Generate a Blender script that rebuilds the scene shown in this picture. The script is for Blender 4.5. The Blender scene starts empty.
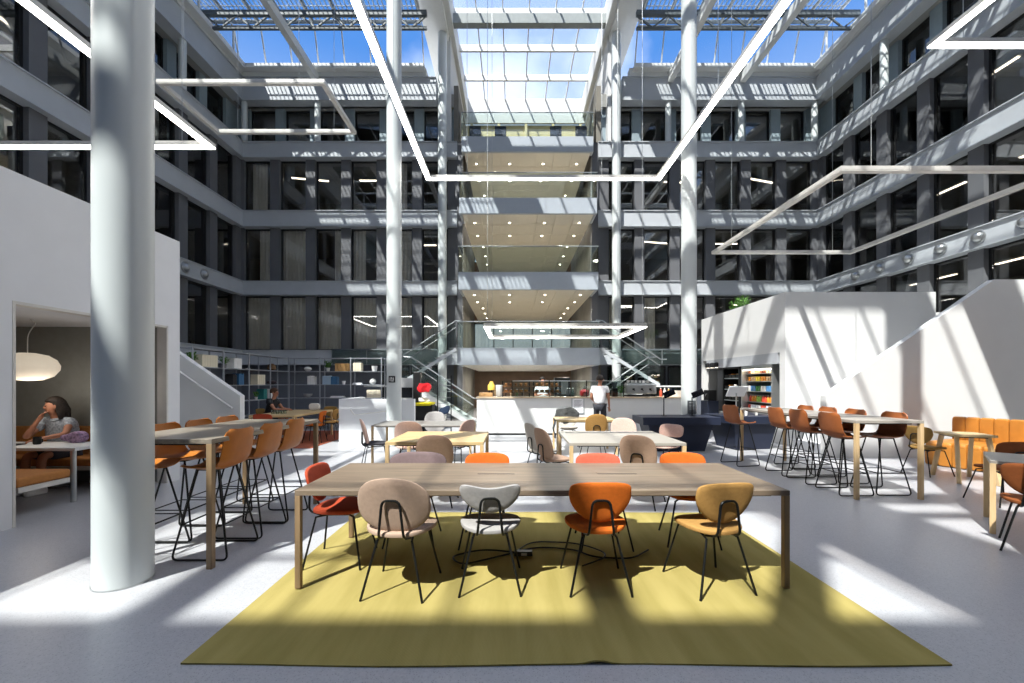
import bpy, math, random
from mathutils import Vector, Matrix
random.seed(7)
C = bpy.context.scene.collection
PI = math.pi
F, HZ, CX, EYE = 423.0, 383.0, 512.0, 1.53

# ------------------------------------------------------------------ materials
MATS = {}
def rgb(h):
    def l(c): return c/12.92 if c <= .04045 else ((c+.055)/1.055)**2.4
    return tuple(l(int(h[i:i+2], 16)/255) for i in (0, 2, 4)) + (1,)
def mat(name, col, rough=.6, metal=0, spec=.4, noise=0, nscale=8, bump=0, emit=0, stretch=None):
    if name in MATS: return MATS[name]
    m = bpy.data.materials.new(name); m.use_nodes = True; MATS[name] = m
    nt = m.node_tree; b = nt.nodes['Principled BSDF']
    c = rgb(col) if isinstance(col, str) else tuple(col)+(1,)
    b.inputs['Base Color'].default_value = c
    b.inputs['Roughness'].default_value = rough
    b.inputs['Metallic'].default_value = metal
    b.inputs['Specular IOR Level'].default_value = spec
    if emit:
        b.inputs['Emission Color'].default_value = c
        b.inputs['Emission Strength'].default_value = emit
    tc = nt.nodes.new('ShaderNodeTexCoord'); mp = nt.nodes.new('ShaderNodeMapping')
    nt.links.new(tc.outputs['Object'], mp.inputs[0])
    if stretch: mp.inputs['Scale'].default_value = stretch
    nz = nt.nodes.new('ShaderNodeTexNoise'); nz.inputs['Scale'].default_value = nscale; nz.inputs['Detail'].default_value = 4
    nt.links.new(mp.outputs[0], nz.inputs['Vector'])
    n = noise or .04
    rp = nt.nodes.new('ShaderNodeValToRGB')
    rp.color_ramp.elements[0].position = .3; rp.color_ramp.elements[1].position = .7
    rp.color_ramp.elements[0].color = tuple(max(0, v*(1-n)) for v in c[:3])+(1,)
    rp.color_ramp.elements[1].color = tuple(min(1, v*(1+n)) for v in c[:3])+(1,)
    nt.links.new(nz.outputs['Fac'], rp.inputs[0]); nt.links.new(rp.outputs[0], b.inputs['Base Color'])
    if bump:
        bp = nt.nodes.new('ShaderNodeBump'); bp.inputs['Strength'].default_value = bump; bp.inputs['Distance'].default_value = .01
        nt.links.new(nz.outputs['Fac'], bp.inputs['Height']); nt.links.new(bp.outputs[0], b.inputs['Normal'])
    return m
def glass(name, tint, refl=.12, rough=.0, fres=1.35):
    if name in MATS: return MATS[name]
    m = bpy.data.materials.new(name); m.use_nodes = True; MATS[name] = m
    nt = m.node_tree; nt.nodes.remove(nt.nodes['Principled BSDF']); out = nt.nodes['Material Output']
    t = nt.nodes.new('ShaderNodeBsdfTransparent'); t.inputs[0].default_value = tuple(tint)+(1,)
    g = nt.nodes.new('ShaderNodeBsdfGlossy'); g.inputs['Roughness'].default_value = rough
    f = nt.nodes.new('ShaderNodeFresnel'); f.inputs[0].default_value = fres
    a = nt.nodes.new('ShaderNodeMath'); a.operation = 'ADD'; a.use_clamp = True; a.inputs[1].default_value = refl
    mx = nt.nodes.new('ShaderNodeMixShader')
    nt.links.new(f.outputs[0], a.inputs[0]); nt.links.new(a.outputs[0], mx.inputs[0])
    nt.links.new(t.outputs[0], mx.inputs[1]); nt.links.new(g.outputs[0], mx.inputs[2]); nt.links.new(mx.outputs[0], out.inputs[0])
    return m
def emis(name, col, s):
    if name in MATS: return MATS[name]
    m = bpy.data.materials.new(name); m.use_nodes = True; MATS[name] = m
    nt = m.node_tree; nt.nodes.remove(nt.nodes['Principled BSDF'])
    e = nt.nodes.new('ShaderNodeEmission'); e.inputs[0].default_value = rgb(col); e.inputs[1].default_value = s
    nt.links.new(e.outputs[0], nt.nodes['Material Output'].inputs[0]); return m

def terrazzo():
    m = mat('terrazzo', 'b9bac6', .32, spec=.45)
    nt = m.node_tree; b = nt.nodes['Principled BSDF']
    tc = nt.nodes.new('ShaderNodeTexCoord'); v = nt.nodes.new('ShaderNodeTexVoronoi'); v.inputs['Scale'].default_value = 75
    nt.links.new(tc.outputs['Object'], v.inputs['Vector'])
    r = nt.nodes.new('ShaderNodeValToRGB'); e = r.color_ramp.elements
    e[0].position = .12; e[0].color = rgb('8d8d8f'); e[1].position = .3; e[1].color = rgb('b0b0b2')
    nt.links.new(v.outputs['Distance'], r.inputs[0])
    r2 = nt.nodes.new('ShaderNodeValToRGB'); r2.color_ramp.elements[0].position = 0; r2.color_ramp.elements[0].color = (.78, .78, .8, 1)
    r2.color_ramp.elements[1].color = (1, 1, 1, 1)
    nt.links.new(v.outputs['Color'], r2.inputs[0])
    mx = nt.nodes.new('ShaderNodeMix'); mx.data_type = 'RGBA'; mx.blend_type = 'MULTIPLY'; mx.inputs[0].default_value = .7
    nt.links.new(r.outputs[0], mx.inputs[6]); nt.links.new(r2.outputs[0], mx.inputs[7]); nt.links.new(mx.outputs[2], b.inputs['Base Color'])
    return m
def wood(name, c1, c2, scale=(1, 14, 14), rough=.45):
    m = mat(name, c1, rough, spec=.35, noise=.1)
    nt = m.node_tree; b = nt.nodes['Principled BSDF']
    tc = nt.nodes.new('ShaderNodeTexCoord'); mp = nt.nodes.new('ShaderNodeMapping'); mp.inputs['Scale'].default_value = scale
    nz = nt.nodes.new('ShaderNodeTexNoise'); nz.inputs['Scale'].default_value = 1.6; nz.inputs['Detail'].default_value = 8; nz.inputs['Distortion'].default_value = .6
    r = nt.nodes.new('ShaderNodeValToRGB'); e = r.color_ramp.elements
    e[0].position = .32; e[0].color = rgb(c1); e[1].position = .68; e[1].color = rgb(c2)
    nt.links.new(tc.outputs['Object'], mp.inputs[0]); nt.links.new(mp.outputs[0], nz.inputs['Vector'])
    nt.links.new(nz.outputs['Fac'], r.inputs[0]); nt.links.new(r.outputs[0], b.inputs['Base Color'])
    return m
def rugmat():
    m = mat('yellow_weave', 'b3a640', .95, spec=.05)
    nt = m.node_tree; b = nt.nodes['Principled BSDF']
    tc = nt.nodes.new('ShaderNodeTexCoord'); w = nt.nodes.new('ShaderNodeTexWave'); w.bands_direction = 'X'
    w.inputs['Scale'].default_value = 42; w.inputs['Distortion'].default_value = 1.5; w.inputs['Detail'].default_value = 2
    nt.links.new(tc.outputs['Object'], w.inputs['Vector'])
    n = nt.nodes.new('ShaderNodeTexNoise'); n.inputs['Scale'].default_value = 2.2; n.inputs['Detail'].default_value = 5
    mp = nt.nodes.new('ShaderNodeMapping'); mp.inputs['Scale'].default_value = (3.5, .5, 1)
    nt.links.new(tc.outputs['Object'], mp.inputs[0]); nt.links.new(mp.outputs[0], n.inputs['Vector'])
    a = nt.nodes.new('ShaderNodeMath'); a.operation = 'MULTIPLY_ADD'; a.inputs[1].default_value = .22
    nt.links.new(w.outputs['Fac'], a.inputs[0]); nt.links.new(n.outputs['Fac'], a.inputs[2])
    r = nt.nodes.new('ShaderNodeValToRGB'); e = r.color_ramp.elements
    e[0].position = .38; e[0].color = rgb('8d8049'); e[1].position = .8; e[1].color = rgb('a2935a')
    nt.links.new(a.outputs[0], r.inputs[0]); nt.links.new(r.outputs[0], b.inputs['Base Color'])
    bp = nt.nodes.new('ShaderNodeBump'); bp.inputs['Strength'].default_value = .35; bp.inputs['Distance'].default_value = .004
    nt.links.new(w.outputs['Fac'], bp.inputs['Height']); nt.links.new(bp.outputs[0], b.inputs['Normal'])
    return m

M_floor = terrazzo(); M_rug = rugmat()
M_white = mat('white_plaster', 'cececc', .7, noise=.015, nscale=3)
M_lwhite = mat('left_block_plaster', 'd9dadc', .75, noise=.02, nscale=3)
M_grey = mat('spandrel_metal', 'b2b6ba', .5, .0, .4, noise=.04, nscale=2)
M_pil = mat('pilaster_panel', '646568', .55, 0, .3, noise=.05, nscale=2)
M_pil2 = mat('terrace_panel', '8a989e', .5, 0, .3)
M_black = mat('black_frame', '17181a', .45)
M_dark = mat('dark_interior', '77736a', .8, noise=.2, nscale=1)
M_darkf = mat('interior_floor', '6a6760', .8)
M_iceil = mat('interior_ceiling', '8a8a86', .8)
M_fascia = mat('balcony_fascia', 'a6adb4', .5, noise=.02)
M_soffit = mat('balcony_soffit', 'dad5c8', .8, noise=.02)
M_roofw = mat('roof_white', 'd6d7d5', .6, noise=.02)
M_roofg = mat('roof_grey', '8f9594', .6)
M_truss = mat('truss_steel', '5d6468', .5)
M_pv = mat('roof_grille_metal', 'a9adb3', .5)
M_col = mat('column_paint', 'c3c8c7', .38, .0, .5, noise=.015, nscale=2)
M_winglass = glass('facade_glass', (.95, .95, .94), .11)
M_clear = glass('clear_glass', (.86, .92, .9), .04)
M_roofglass = glass('roof_glass', (.9, .93, .95), .0, fres=1.15)
M_rail = mat('steel_rail', '9fa5a6', .35, .6)
M_led = emis('led_diffuser', 'fffaf2', 8.0)
M_ledoff = mat('led_diffuser_unlit', 'd8d4cc', .5)
M_alu = mat('white_aluminium', 'c9c6c0', .4, .2)
M_oakdark = wood('table_bronze_wood', '67584a', '82725f', (1.2, 16, 16))
M_oakleg = wood('bronze_leg', '7e6a50', '93795a', (14, 14, 1.5), .4)
M_hightop = wood('high_table_top', '6f675d', '8f8576', (14, 1.2, 14), .3)
M_oak = wood('pale_oak', 'b59a6c', 'c8ae82', (1.2, 14, 14))
M_oakl = wood('oak_leg', 'c2a274', 'd0b48a', (14, 14, 1.5))
M_pale = mat('pale_laminate', '9c958b', .4)
M_greytop = mat('grey_laminate', '8b8781', .4)
M_wire = mat('black_steel', '1c1d1c', .38, .5)
M_navy = mat('navy_panel', '20273a', .55, noise=.06, nscale=3)
M_leather = mat('mustard_leather', 'b0722c', .45, noise=.08, nscale=6, bump=.2)
M_screen = mat('dark_screen', '14161a', .2)
M_leaf = mat('leaf_green', '4f7a2c', .55, noise=.35, nscale=14)
M_skin = mat('skin', 'a9745a', .6); M_hair = mat('dark_hair', '221913', .7, noise=.3, nscale=30)
M_tee = mat('white_cotton', 'dcdcdf', .85); M_short = mat('charcoal_cotton', '33343a', .85)
M_steel = mat('brushed_steel', 'b4b6b6', .3, .8)
M_curt = mat('curtain_linen', 'efebe0', .9, noise=.06, nscale=10)
M_felt = mat('grey_felt', '8c8c86', .9, noise=.06)

# ------------------------------------------------------------------ mesh builder
class MB:
    def __init__(s): s.v = []; s.f = []
    def add(s, vs, fs):
        o = len(s.v); s.v += [tuple(v) for v in vs]; s.f += [tuple(i+o for i in f) for f in fs]; return s
    def box(s, x0, y0, z0, x1, y1, z1):
        if x0 > x1: x0, x1 = x1, x0
        if y0 > y1: y0, y1 = y1, y0
        if z0 > z1: z0, z1 = z1, z0
        return s.add([(x0,y0,z0),(x1,y0,z0),(x1,y1,z0),(x0,y1,z0),(x0,y0,z1),(x1,y0,z1),(x1,y1,z1),(x0,y1,z1)],
              [(0,3,2,1),(4,5,6,7),(0,1,5,4),(1,2,6,5),(2,3,7,6),(3,0,4,7)])
    def cbox(s, cx, cy, cz, w, d, h): return s.box(cx-w/2, cy-d/2, cz-h/2, cx+w/2, cy+d/2, cz+h/2)
    def mbox(s, m, w, d, h):
        vs = [m @ Vector(p) for p in [(-w/2,-d/2,-h/2),(w/2,-d/2,-h/2),(w/2,d/2,-h/2),(-w/2,d/2,-h/2),(-w/2,-d/2,h/2),(w/2,-d/2,h/2),(w/2,d/2,h/2),(-w/2,d/2,h/2)]]
        return s.add(vs, [(0,3,2,1),(4,5,6,7),(0,1,5,4),(1,2,6,5),(2,3,7,6),(3,0,4,7)])
    def bar(s, p, q, w, h):
        p, q = Vector(p), Vector(q); d = q-p; L = d.length; z = d.normalized()
        up = Vector((0,0,1)) if abs(z.z) < .98 else Vector((0,1,0))
        x = z.cross(up).normalized(); y = x.cross(z).normalized()
        m = Matrix((x, z, y)).transposed().to_4x4(); m.translation = (p+q)/2
        return s.mbox(m, w, L, h)
    def tube(s, pts, r, n=8, closed=False, radii=None):
        pts = [Vector(p) for p in pts]; N = len(pts); rings = []; ref = None
        for i, p in enumerate(pts):
            if closed: t = (pts[(i+1)%N]-p).normalized() + (p-pts[i-1]).normalized()
            elif i == 0: t = pts[1]-p
            elif i == N-1: t = p-pts[i-1]
            else: t = (pts[i+1]-p).normalized() + (p-pts[i-1]).normalized()
            t.normalize()
            if ref is None:
                ref = Vector((0,0,1)) if abs(t.z) < .9 else Vector((1,0,0))
            u = (ref - t*ref.dot(t))
            if u.length < 1e-4: u = t.orthogonal()
            u.normalize(); ref = u; w = t.cross(u)
            rr = radii[i] if radii else r
            rings.append([p + u*math.cos(a)*rr + w*math.sin(a)*rr for a in [2*PI*k/n for k in range(n)]])
        o = [v for R in rings for v in R]; f = []
        for i in range(N if closed else N-1):
            a, b = i*n, ((i+1)%N)*n
            for k in range(n): f.append((a+k, a+(k+1)%n, b+(k+1)%n, b+k))
        if not closed: f += [tuple(reversed(range(n))), tuple(range((N-1)*n, N*n))]
        return s.add(o, f)
    def lathe(s, prof, c=(0,0,0), n=24, sx=1, sy=1):
        vs = []; f = []
        for r, z in prof:
            for k in range(n):
                a = 2*PI*k/n; vs.append((c[0]+r*sx*math.cos(a), c[1]+r*sy*math.sin(a), c[2]+z))
        for i in range(len(prof)-1):
            for k in range(n): f.append((i*n+k, i*n+(k+1)%n, (i+1)*n+(k+1)%n, (i+1)*n+k))
        f += [tuple(reversed(range(n))), tuple(range((len(prof)-1)*n, len(prof)*n))]
        return s.add(vs, f)
    def prism(s, pts, axis, a, b):      # pts 2-D outline; axis 'x','y','z' of extrusion from a to b
        def P(p, t): return {'x': (t, p[0], p[1]), 'y': (p[0], t, p[1]), 'z': (p[0], p[1], t)}[axis]
        n = len(pts); vs = [P(p, a) for p in pts] + [P(p, b) for p in pts]
        return s.add(vs, [tuple(range(n)), tuple(reversed(range(n, 2*n)))] + [(i, i+n, (i+1)%n+n, (i+1)%n) for i in range(n)])
    def pad(s, outline, t, fn, edge=.9):   # cushion: outline (u,v) list, thickness t, fn(u,v,w)->point
        n = len(outline); cu = sum(p[0] for p in outline)/n; cv = sum(p[1] for p in outline)/n
        rings = [(1, 0), (.985, .6), (.93, .93), (.72, 1), (.4, 1.05)]
        vs = []; f = []
        for sg in (1, -1):
            for k, w in (rings if sg == 1 else rings[1:]):
                for p in outline:
                    vs.append(fn(cu+(p[0]-cu)*k, cv+(p[1]-cv)*k, sg*w*t/2))
        top = [i*n for i in range(5)]; bot = [0]+[5*n+i*n for i in range(4)]
        for L, rev in ((top, 0), (bot, 1)):
            for a, b in zip(L, L[1:]):
                for k in range(n):
                    q = (a+k, a+(k+1)%n, b+(k+1)%n, b+k); f.append(tuple(reversed(q)) if rev else q)
            q = tuple(L[-1]+k for k in range(n)); f.append(tuple(reversed(q)) if rev else q)
        return s.add(vs, f)
    def sheet(s, fn, nu, nv, t=0):         # closed sheet with thickness fn(u,v)->(point, normal)
        P = [[fn(i/nu, j/nv) for j in range(nv+1)] for i in range(nu+1)]
        vs = []; W = nv+1; K = (nu+1)*W
        for i in range(nu+1):
            for j in range(nv+1): vs.append(Vector(P[i][j]))
        nr = []
        for i in range(nu+1):
            for j in range(nv+1):
                a = vs[min(i+1, nu)*W+j]-vs[max(i-1, 0)*W+j]; b = vs[i*W+min(j+1, nv)]-vs[i*W+max(j-1, 0)]
                c = a.cross(b); nr.append(c.normalized() if c.length > 1e-9 else Vector((0,0,1)))
        f = []
        two = vs + [v - m*t for v, m in zip(vs, nr)]
        for i in range(nu):
            for j in range(nv):
                q = (i*W+j, (i+1)*W+j, (i+1)*W+j+1, i*W+j+1); f.append(q)
                f.append(tuple(x+K for x in reversed(q)))
        for i in range(nu):
            for j in (0, nv):
                q = (i*W+j, (i+1)*W+j, (i+1)*W+j+K, i*W+j+K); f.append(q if j else tuple(reversed(q)))
        for j in range(nv):
            for i in (0, nu):
                q = (i*W+j, i*W+j+1, i*W+j+1+K, i*W+j+K); f.append(tuple(reversed(q)) if i else q)
        return s.add(two, f)
    def build(s, name, m, parent=None, smooth=False, bevel=0, loc=None, seg=2):
        me = bpy.data.meshes.new(name); me.from_pydata(s.v, [], s.f); me.update()
        me.materials.append(m)
        o = bpy.data.objects.new(name, me); C.objects.link(o)
        if smooth:
            me.polygons.foreach_set('use_smooth', [True]*len(me.polygons))
            try: me.set_sharp_from_angle(angle=math.radians(40))
            except Exception: pass
        if bevel:
            b = o.modifiers.new('bevel', 'BEVEL'); b.width = bevel; b.segments = seg; b.limit_method = 'ANGLE'
        if parent: o.parent = parent
        if loc: o.location = loc
        return o
def tag(o, label=None, cat=None, group=None, kind=None):
    if label: o['label'] = label
    if cat: o['category'] = cat
    if group: o['group'] = group
    if kind: o['kind'] = kind
    return o
def empty(name, label, cat, loc=(0,0,0), rz=0, group=None, kind=None):
    o = bpy.data.objects.new(name, None); C.objects.link(o); o.location = loc; o.rotation_euler = (0,0,rz)
    o.empty_display_size = .1
    return tag(o, label, cat, group, kind)
def dup(root, loc, rz, label=None, group=None):
    r = root.copy(); C.objects.link(r); r.location = loc; r.rotation_euler = (0,0,rz)
    if label: r['label'] = label
    if group: r['group'] = group
    for ch in list(root.children):
        c = ch.copy(); C.objects.link(c); c.parent = r
        for g in ch.children:
            d = g.copy(); C.objects.link(d); d.parent = c
    return r
def struct(mb, name, m, label=None, cat=None, **k):
    o = mb.build(name, m, **k); return tag(o, label, cat, None, 'structure')
def rpoly(pts, r, n=4, closed=False):   # polyline with rounded inner corners
    pts = [Vector(p) for p in pts]; out = []; N = len(pts)
    for i, p in enumerate(pts):
        if not closed and i in (0, N-1): out.append(p); continue
        a = pts[i-1]-p; b = pts[(i+1)%N]-p; rr = min(r, a.length*.45, b.length*.45)
        A = p+a.normalized()*rr; B = p+b.normalized()*rr
        for k in range(n+1):
            t = k/n; out.append(A*(1-t)**2 + p*2*t*(1-t) + B*t*t)
    return out
ORD = ['first','second','third','fourth','fifth','sixth','seventh','eighth','ninth','tenth','eleventh','twelfth','thirteenth','fourteenth','fifteenth','sixteenth','seventeenth','eighteenth']

# ------------------------------------------------------------------ camera, sun, sky
cam = bpy.data.cameras.new('camera'); co = bpy.data.objects.new('camera', cam); C.objects.link(co)
co.location = (0, 0, EYE); co.rotation_euler = (PI/2, 0, 0)
cam.sensor_width = 36; cam.lens = F/1024*36; cam.shift_y = (HZ-341.5)/1024; cam.clip_end = 200
bpy.context.scene.camera = co
sl = bpy.data.lights.new('sun', 'SUN'); so = bpy.data.objects.new('sun', sl); C.objects.link(so)
sl.energy = 5.4; sl.angle = math.radians(.55); sl.color = (1, .955, .88)
SUN = Vector((.572, .820, -1.40)).normalized()
so.rotation_euler = SUN.to_track_quat('-Z', 'Y').to_euler(); so.location = (0, 0, 30)
w = bpy.data.worlds.new('sky'); bpy.context.scene.world = w; w.use_nodes = True
nt = w.node_tree; bg = nt.nodes['Background']
tc = nt.nodes.new('ShaderNodeTexCoord'); sp = nt.nodes.new('ShaderNodeSeparateXYZ'); nt.links.new(tc.outputs['Generated'], sp.inputs[0])
r = nt.nodes.new('ShaderNodeValToRGB'); e = r.color_ramp.elements
e[0].position = .1; e[0].color = (.55, .62, .72, 1); e[1].position = .6; e[1].color = (.055, .165, .43, 1)
nt.links.new(sp.outputs['Z'], r.inputs[0])
nz = nt.nodes.new('ShaderNodeTexNoise'); nz.inputs['Scale'].default_value = 2.6; nz.inputs['Detail'].default_value = 6
nt.links.new(tc.outputs['Generated'], nz.inputs['Vector'])
cr = nt.nodes.new('ShaderNodeValToRGB'); cr.color_ramp.elements[0].position = .5; cr.color_ramp.elements[1].position = .8
nt.links.new(nz.outputs['Fac'], cr.inputs[0])
mx = nt.nodes.new('ShaderNodeMix'); mx.data_type = 'RGBA'; mx.inputs[7].default_value = (.85, .88, .92, 1)
nt.links.new(cr.outputs[0], mx.inputs[0]); nt.links.new(r.outputs[0], mx.inputs[6]); nt.links.new(mx.outputs[2], bg.inputs[0])
bg.inputs[1].default_value = 1.0
vs = bpy.context.scene.view_settings
vs.view_transform = 'Standard'; vs.look = 'None'; vs.exposure = 1.1; vs.gamma = 1; vs.use_curve_mapping = False
cy = bpy.context.scene.cycles
cy.use_denoising = True; cy.max_bounces = 8; cy.diffuse_bounces = 6; cy.glossy_bounces = 3; cy.transparent_max_bounces = 16
cy.sample_clamp_indirect = 6

# ------------------------------------------------------------------ constants of the hall
XL, XR, YB = -11.29, 12.76, 17.72
ML, MR = -2.88, 4.32
XC = (XL+XR)/2
YF = -10.0
P = 1.503
WW = 1.10
BANDS = {'E': (2.30, 2.91), 'A': (5.22, 5.81), 'B': (8.08, 8.76), 'C': (10.97, 11.64), 'D': (13.36, 14.35)}
STOREY = [('first', 2.91, 5.22), ('second', 5.81, 8.08), ('third', 8.76, 10.97), ('top', 11.64, 13.36)]
OX0, OX1 = -2.30, 3.62          # central opening

struct(MB().box(-16, YF-6, -.1, 18, 30, 0), 'floor', M_floor, 'pale grey speckled terrazzo floor of the hall', 'floor')
struct(MB().box(-80, -80, -.6, 80, 80, -.12), 'ground', mat('outside_ground', '7c7a74', .9), 'grey ground outside the hall', 'ground')

# ------------------------------------------------------------------ facades
tn = [0]
def trim(mb, m, label, cat='beam', **k):
    tn[0] += 1; return struct(mb, 'trim_%d' % tn[0], m, label, cat, **k)
def band_x(y0, y1, xa, xb, z0, z1, lab, face=-1, m=None):
    mb = MB(); mb.box(xa, y0, z0+.03, xb, y1, z1-.03)
    mb.box(xa, y0-.05, z1-.03, xb, y1, z1); mb.box(xa, y0-.05, z0, xb, y1, z0+.03)
    return trim(mb, m or M_grey, lab)
for k, (z0, z1) in BANDS.items():
    nm = {'E': 'low', 'A': 'first floor', 'B': 'second floor', 'C': 'third floor', 'D': 'roof edge'}[k]
    if k == 'D':
        band_x(YB, YB+.5, XL-.3, ML-.3, z0, z1, 'grey roof edge beam across the back facade, bookshelf half')
        band_x(YB, YB+.5, MR+.3, XR+.3, z0, z1, 'grey roof edge beam across the back facade, kiosk half')
    else:
        if k == 'E': 
            band_x(YB, YB+.4, XL-.3, OX0, z0, z1, 'grey metal %s edge beam of the back facade beside the bookshelf' % nm)
            band_x(YB, YB+.4, OX1, XR+.3, z0, z1, 'grey metal %s edge beam of the back facade beside the kiosk' % nm)
        else:
            band_x(YB, YB+.4, XL-.3, OX0, z0, z1, 'grey metal %s edge beam, part of back facade before the curtained bays' % nm)
            band_x(YB, YB+.4, OX1, XR+.3, z0, z1, 'grey metal %s edge beam, part of back facade over the kiosk side' % nm)
    for sx, X, side in ((-1, XL, 'shaded'), (1, XR, 'sunlit')):
        mb = MB(); X1 = X+sx*.4
        mb.box(X, YF, z0+.03, X1, YB, z1-.03); mb.box(X-sx*.05, YF, z1-.03, X1, YB, z1); mb.box(X-sx*.05, YF, z0, X1, YB, z0+.03)
        trim(mb, M_grey, 'grey metal %s edge beam running along the %s side facade' % (nm, side))
# vertical pilasters, walls
def pil_x(xs, z0, z1, y0): 
    mb = MB()
    for a, b in xs: mb.box(a, y0, z0, b, y0+.25, z1)
    return mb
wall_back = MB(); wall_left = MB(); wall_right = MB()
tb = MB(); tl = MB(); trr = MB()
wn = [0]
WP = {}
def window_proto(h, top):
    key = (round(h, 2), top)
    o = empty('window_0', 'x', 'window', kind='structure')
    fr = MB(); t = .055
    fr.box(0, 0, 0, t, .08, h); fr.box(WW-t, 0, 0, WW, .08, h); fr.box(t, 0, 0, WW-t, .08, t); fr.box(t, 0, h-t, WW-t, .08, h)
    fr.build('window_frame', M_black, o)
    MB().box(t, .03, t, WW-t, .045, h-t).build('pane', M_winglass, o.children[0])
    return o
def put_window(loc, rz, h, top, label):
    key = (round(h, 2), top); wn[0] += 1
    if key not in WP:
        o = WP[key] = window_proto(h, top); o.location = loc; o.rotation_euler = (0,0,rz)
    else: o = dup(WP[key], loc, rz)
    o.name = 'window_%d' % wn[0]; o['label'] = label
    return o
curt_proto = {}
cgroup = {}
def curtain(loc, rz, h, wfrac, label, group, off=0):
    key = (round(h, 2), wfrac)
    def fn(u, v):
        x = u*WW*wfrac; return (x, .03*math.sin(u*wfrac*15*PI/1.0), v*(h-.04)+.02)
    if key not in curt_proto:
        o = MB().sheet(fn, int(70*wfrac), 2, .004).build('curtain', M_curt, smooth=True); tag(o, label, 'curtain', group); curt_proto[key] = o
    else:
        o = curt_proto[key].copy(); C.objects.link(o); o['label'] = label; o['group'] = group
    o.location = loc; o.rotation_euler = (0,0,rz); return o

xs_left = [XL-.04+P*k for k in range(6)]            # window starts left of the opening
xs_right = [XR-.06-WW-P*k for k in range(6)][::-1]
xs_left = [x for x in xs_left if x+WW < OX0+.05]; xs_right = [x for x in xs_right if x > OX1-.05]
for si, (st, z0, z1) in enumerate(STOREY):
    top = st == 'top'; dy = .4 if top else .0
    yp, yw = YB+.16+dy, YB+.30+dy
    prevs = [XL-.2]
    for xs, a0, a1, nm in ((xs_left, XL-.3-dy, OX0, 'bookshelf'), (xs_right, OX1, XR+.3+dy, 'kiosk')):
        cur = a0
        tgt = tb if top else wall_back
        for i, x in enumerate(xs):
            if x > cur: tgt.box(cur, yp, z0, x, yp+.3, z1)
            put_window((x, yw, z0), 0, z1-z0, top, '%s storey window of the back facade above the %s, %s bay from the %s' % (st, nm, ORD[i if nm == 'bookshelf' else len(xs)-1-i], 'hall corner'))
            cur = x+WW
        if a1 > cur: tgt.box(cur, yp, z0, a1, yp+.3, z1)
    # side facades
    for sx, X, side, tg in ((-1, XL, 'shaded', tl if top else wall_left), (1, XR, 'sunlit', trr if top else wall_right)):
        ys = []
        y = (16.44 if sx < 0 else 16.5)
        while y > (6.5 if sx < 0 else 7.5): ys.append(y); y -= P
        ys = ys[::-1]
        xp, xw = X+sx*(.16+dy), X+sx*(.30+dy)
        cur = YF
        for i, y in enumerate(ys):
            if y > cur: tg.box(xp, cur, z0, xp+sx*.3, y, z1)
            lab = '%s storey window of the %s side facade, %s bay from the back corner' % (st, side, ORD[len(ys)-1-i])
            if sx < 0: put_window((xw, y, z0), PI/2, z1-z0, top, lab)
            else: put_window((xw, y+WW, z0), -PI/2, z1-z0, top, lab)
            cur = y+WW
        tg.box(xp, cur, z0, xp+sx*.3, YB+.3+dy, z1)
struct(wall_back, 'wall_back', M_pil, 'dark grey panels between the windows of the back facade', 'wall')
struct(wall_left, 'wall_left', M_pil, 'dark grey panels between the windows of the shaded side facade', 'wall')
struct(wall_right, 'wall_right', M_pil, 'dark grey panels between the windows of the sunlit side facade', 'wall')
trim(tb, M_pil2, 'pale grey terrace panels between the top storey windows of back facade', 'wall')
trim(tl, M_pil2, 'pale grey terrace panels between top windows of the shaded facade', 'wall')
trim(trr, M_pil2, 'pale grey terrace panels between top windows of the sunlit facade', 'wall')
# rooms behind the facades: slabs, back walls
rooms = MB(); fl = MB(); ce = MB()
D = 3.6
for z0, z1 in BANDS.values():
    if z0 == 13.36: z1 = 13.9
    fl.box(XL-D-1, YB+.4, z0, OX0-.2, YB+D+1, z1); fl.box(OX1+.2, YB+.4, z0, XR+D+1, YB+D+1, z1)
    fl.box(XL-D-1, YF, z0, XL-.4, YB+.4, z1); fl.box(XR+.4, YF, z0, XR+D+1, YB+.4, z1)
trim(fl, M_iceil, 'pale concrete floors of the rooms behind the facades', 'floor')
rooms.box(XL-D-1, YB+D+1, 0, OX0-.2, YB+D+1.2, 14.3); rooms.box(OX1+.2, YB+D+1, 0, XR+D+1, YB+D+1.2, 14.3)
rooms.box(XL-D-1.2, YF, 0, XL-D-1, YB+D+1.2, 14.3); rooms.box(XR+D+1, YF, 0, XR+D+1.2, YB+D+1.2, 14.3)
rooms.box(OX0-.2, YB+.45, 0, OX0, 26.2, 14.3); rooms.box(OX1, YB+.45, 0, OX1+.2, 26.2, 14.3)
rooms.box(XL-.45, YF, 0, XL-.3, 6.4, 2.3); rooms.box(XR+.3, YF, 0, XR+.45, YB+.4, 2.3)
trim(rooms, M_dark, 'dark inner walls of the rooms behind the facades', 'wall')
struct(MB().box(XL-5, YF-.3, 0, XR+5, YF, 17), 'wall_front', M_pil, 'dark grey end wall behind the viewer', 'wall')
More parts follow.
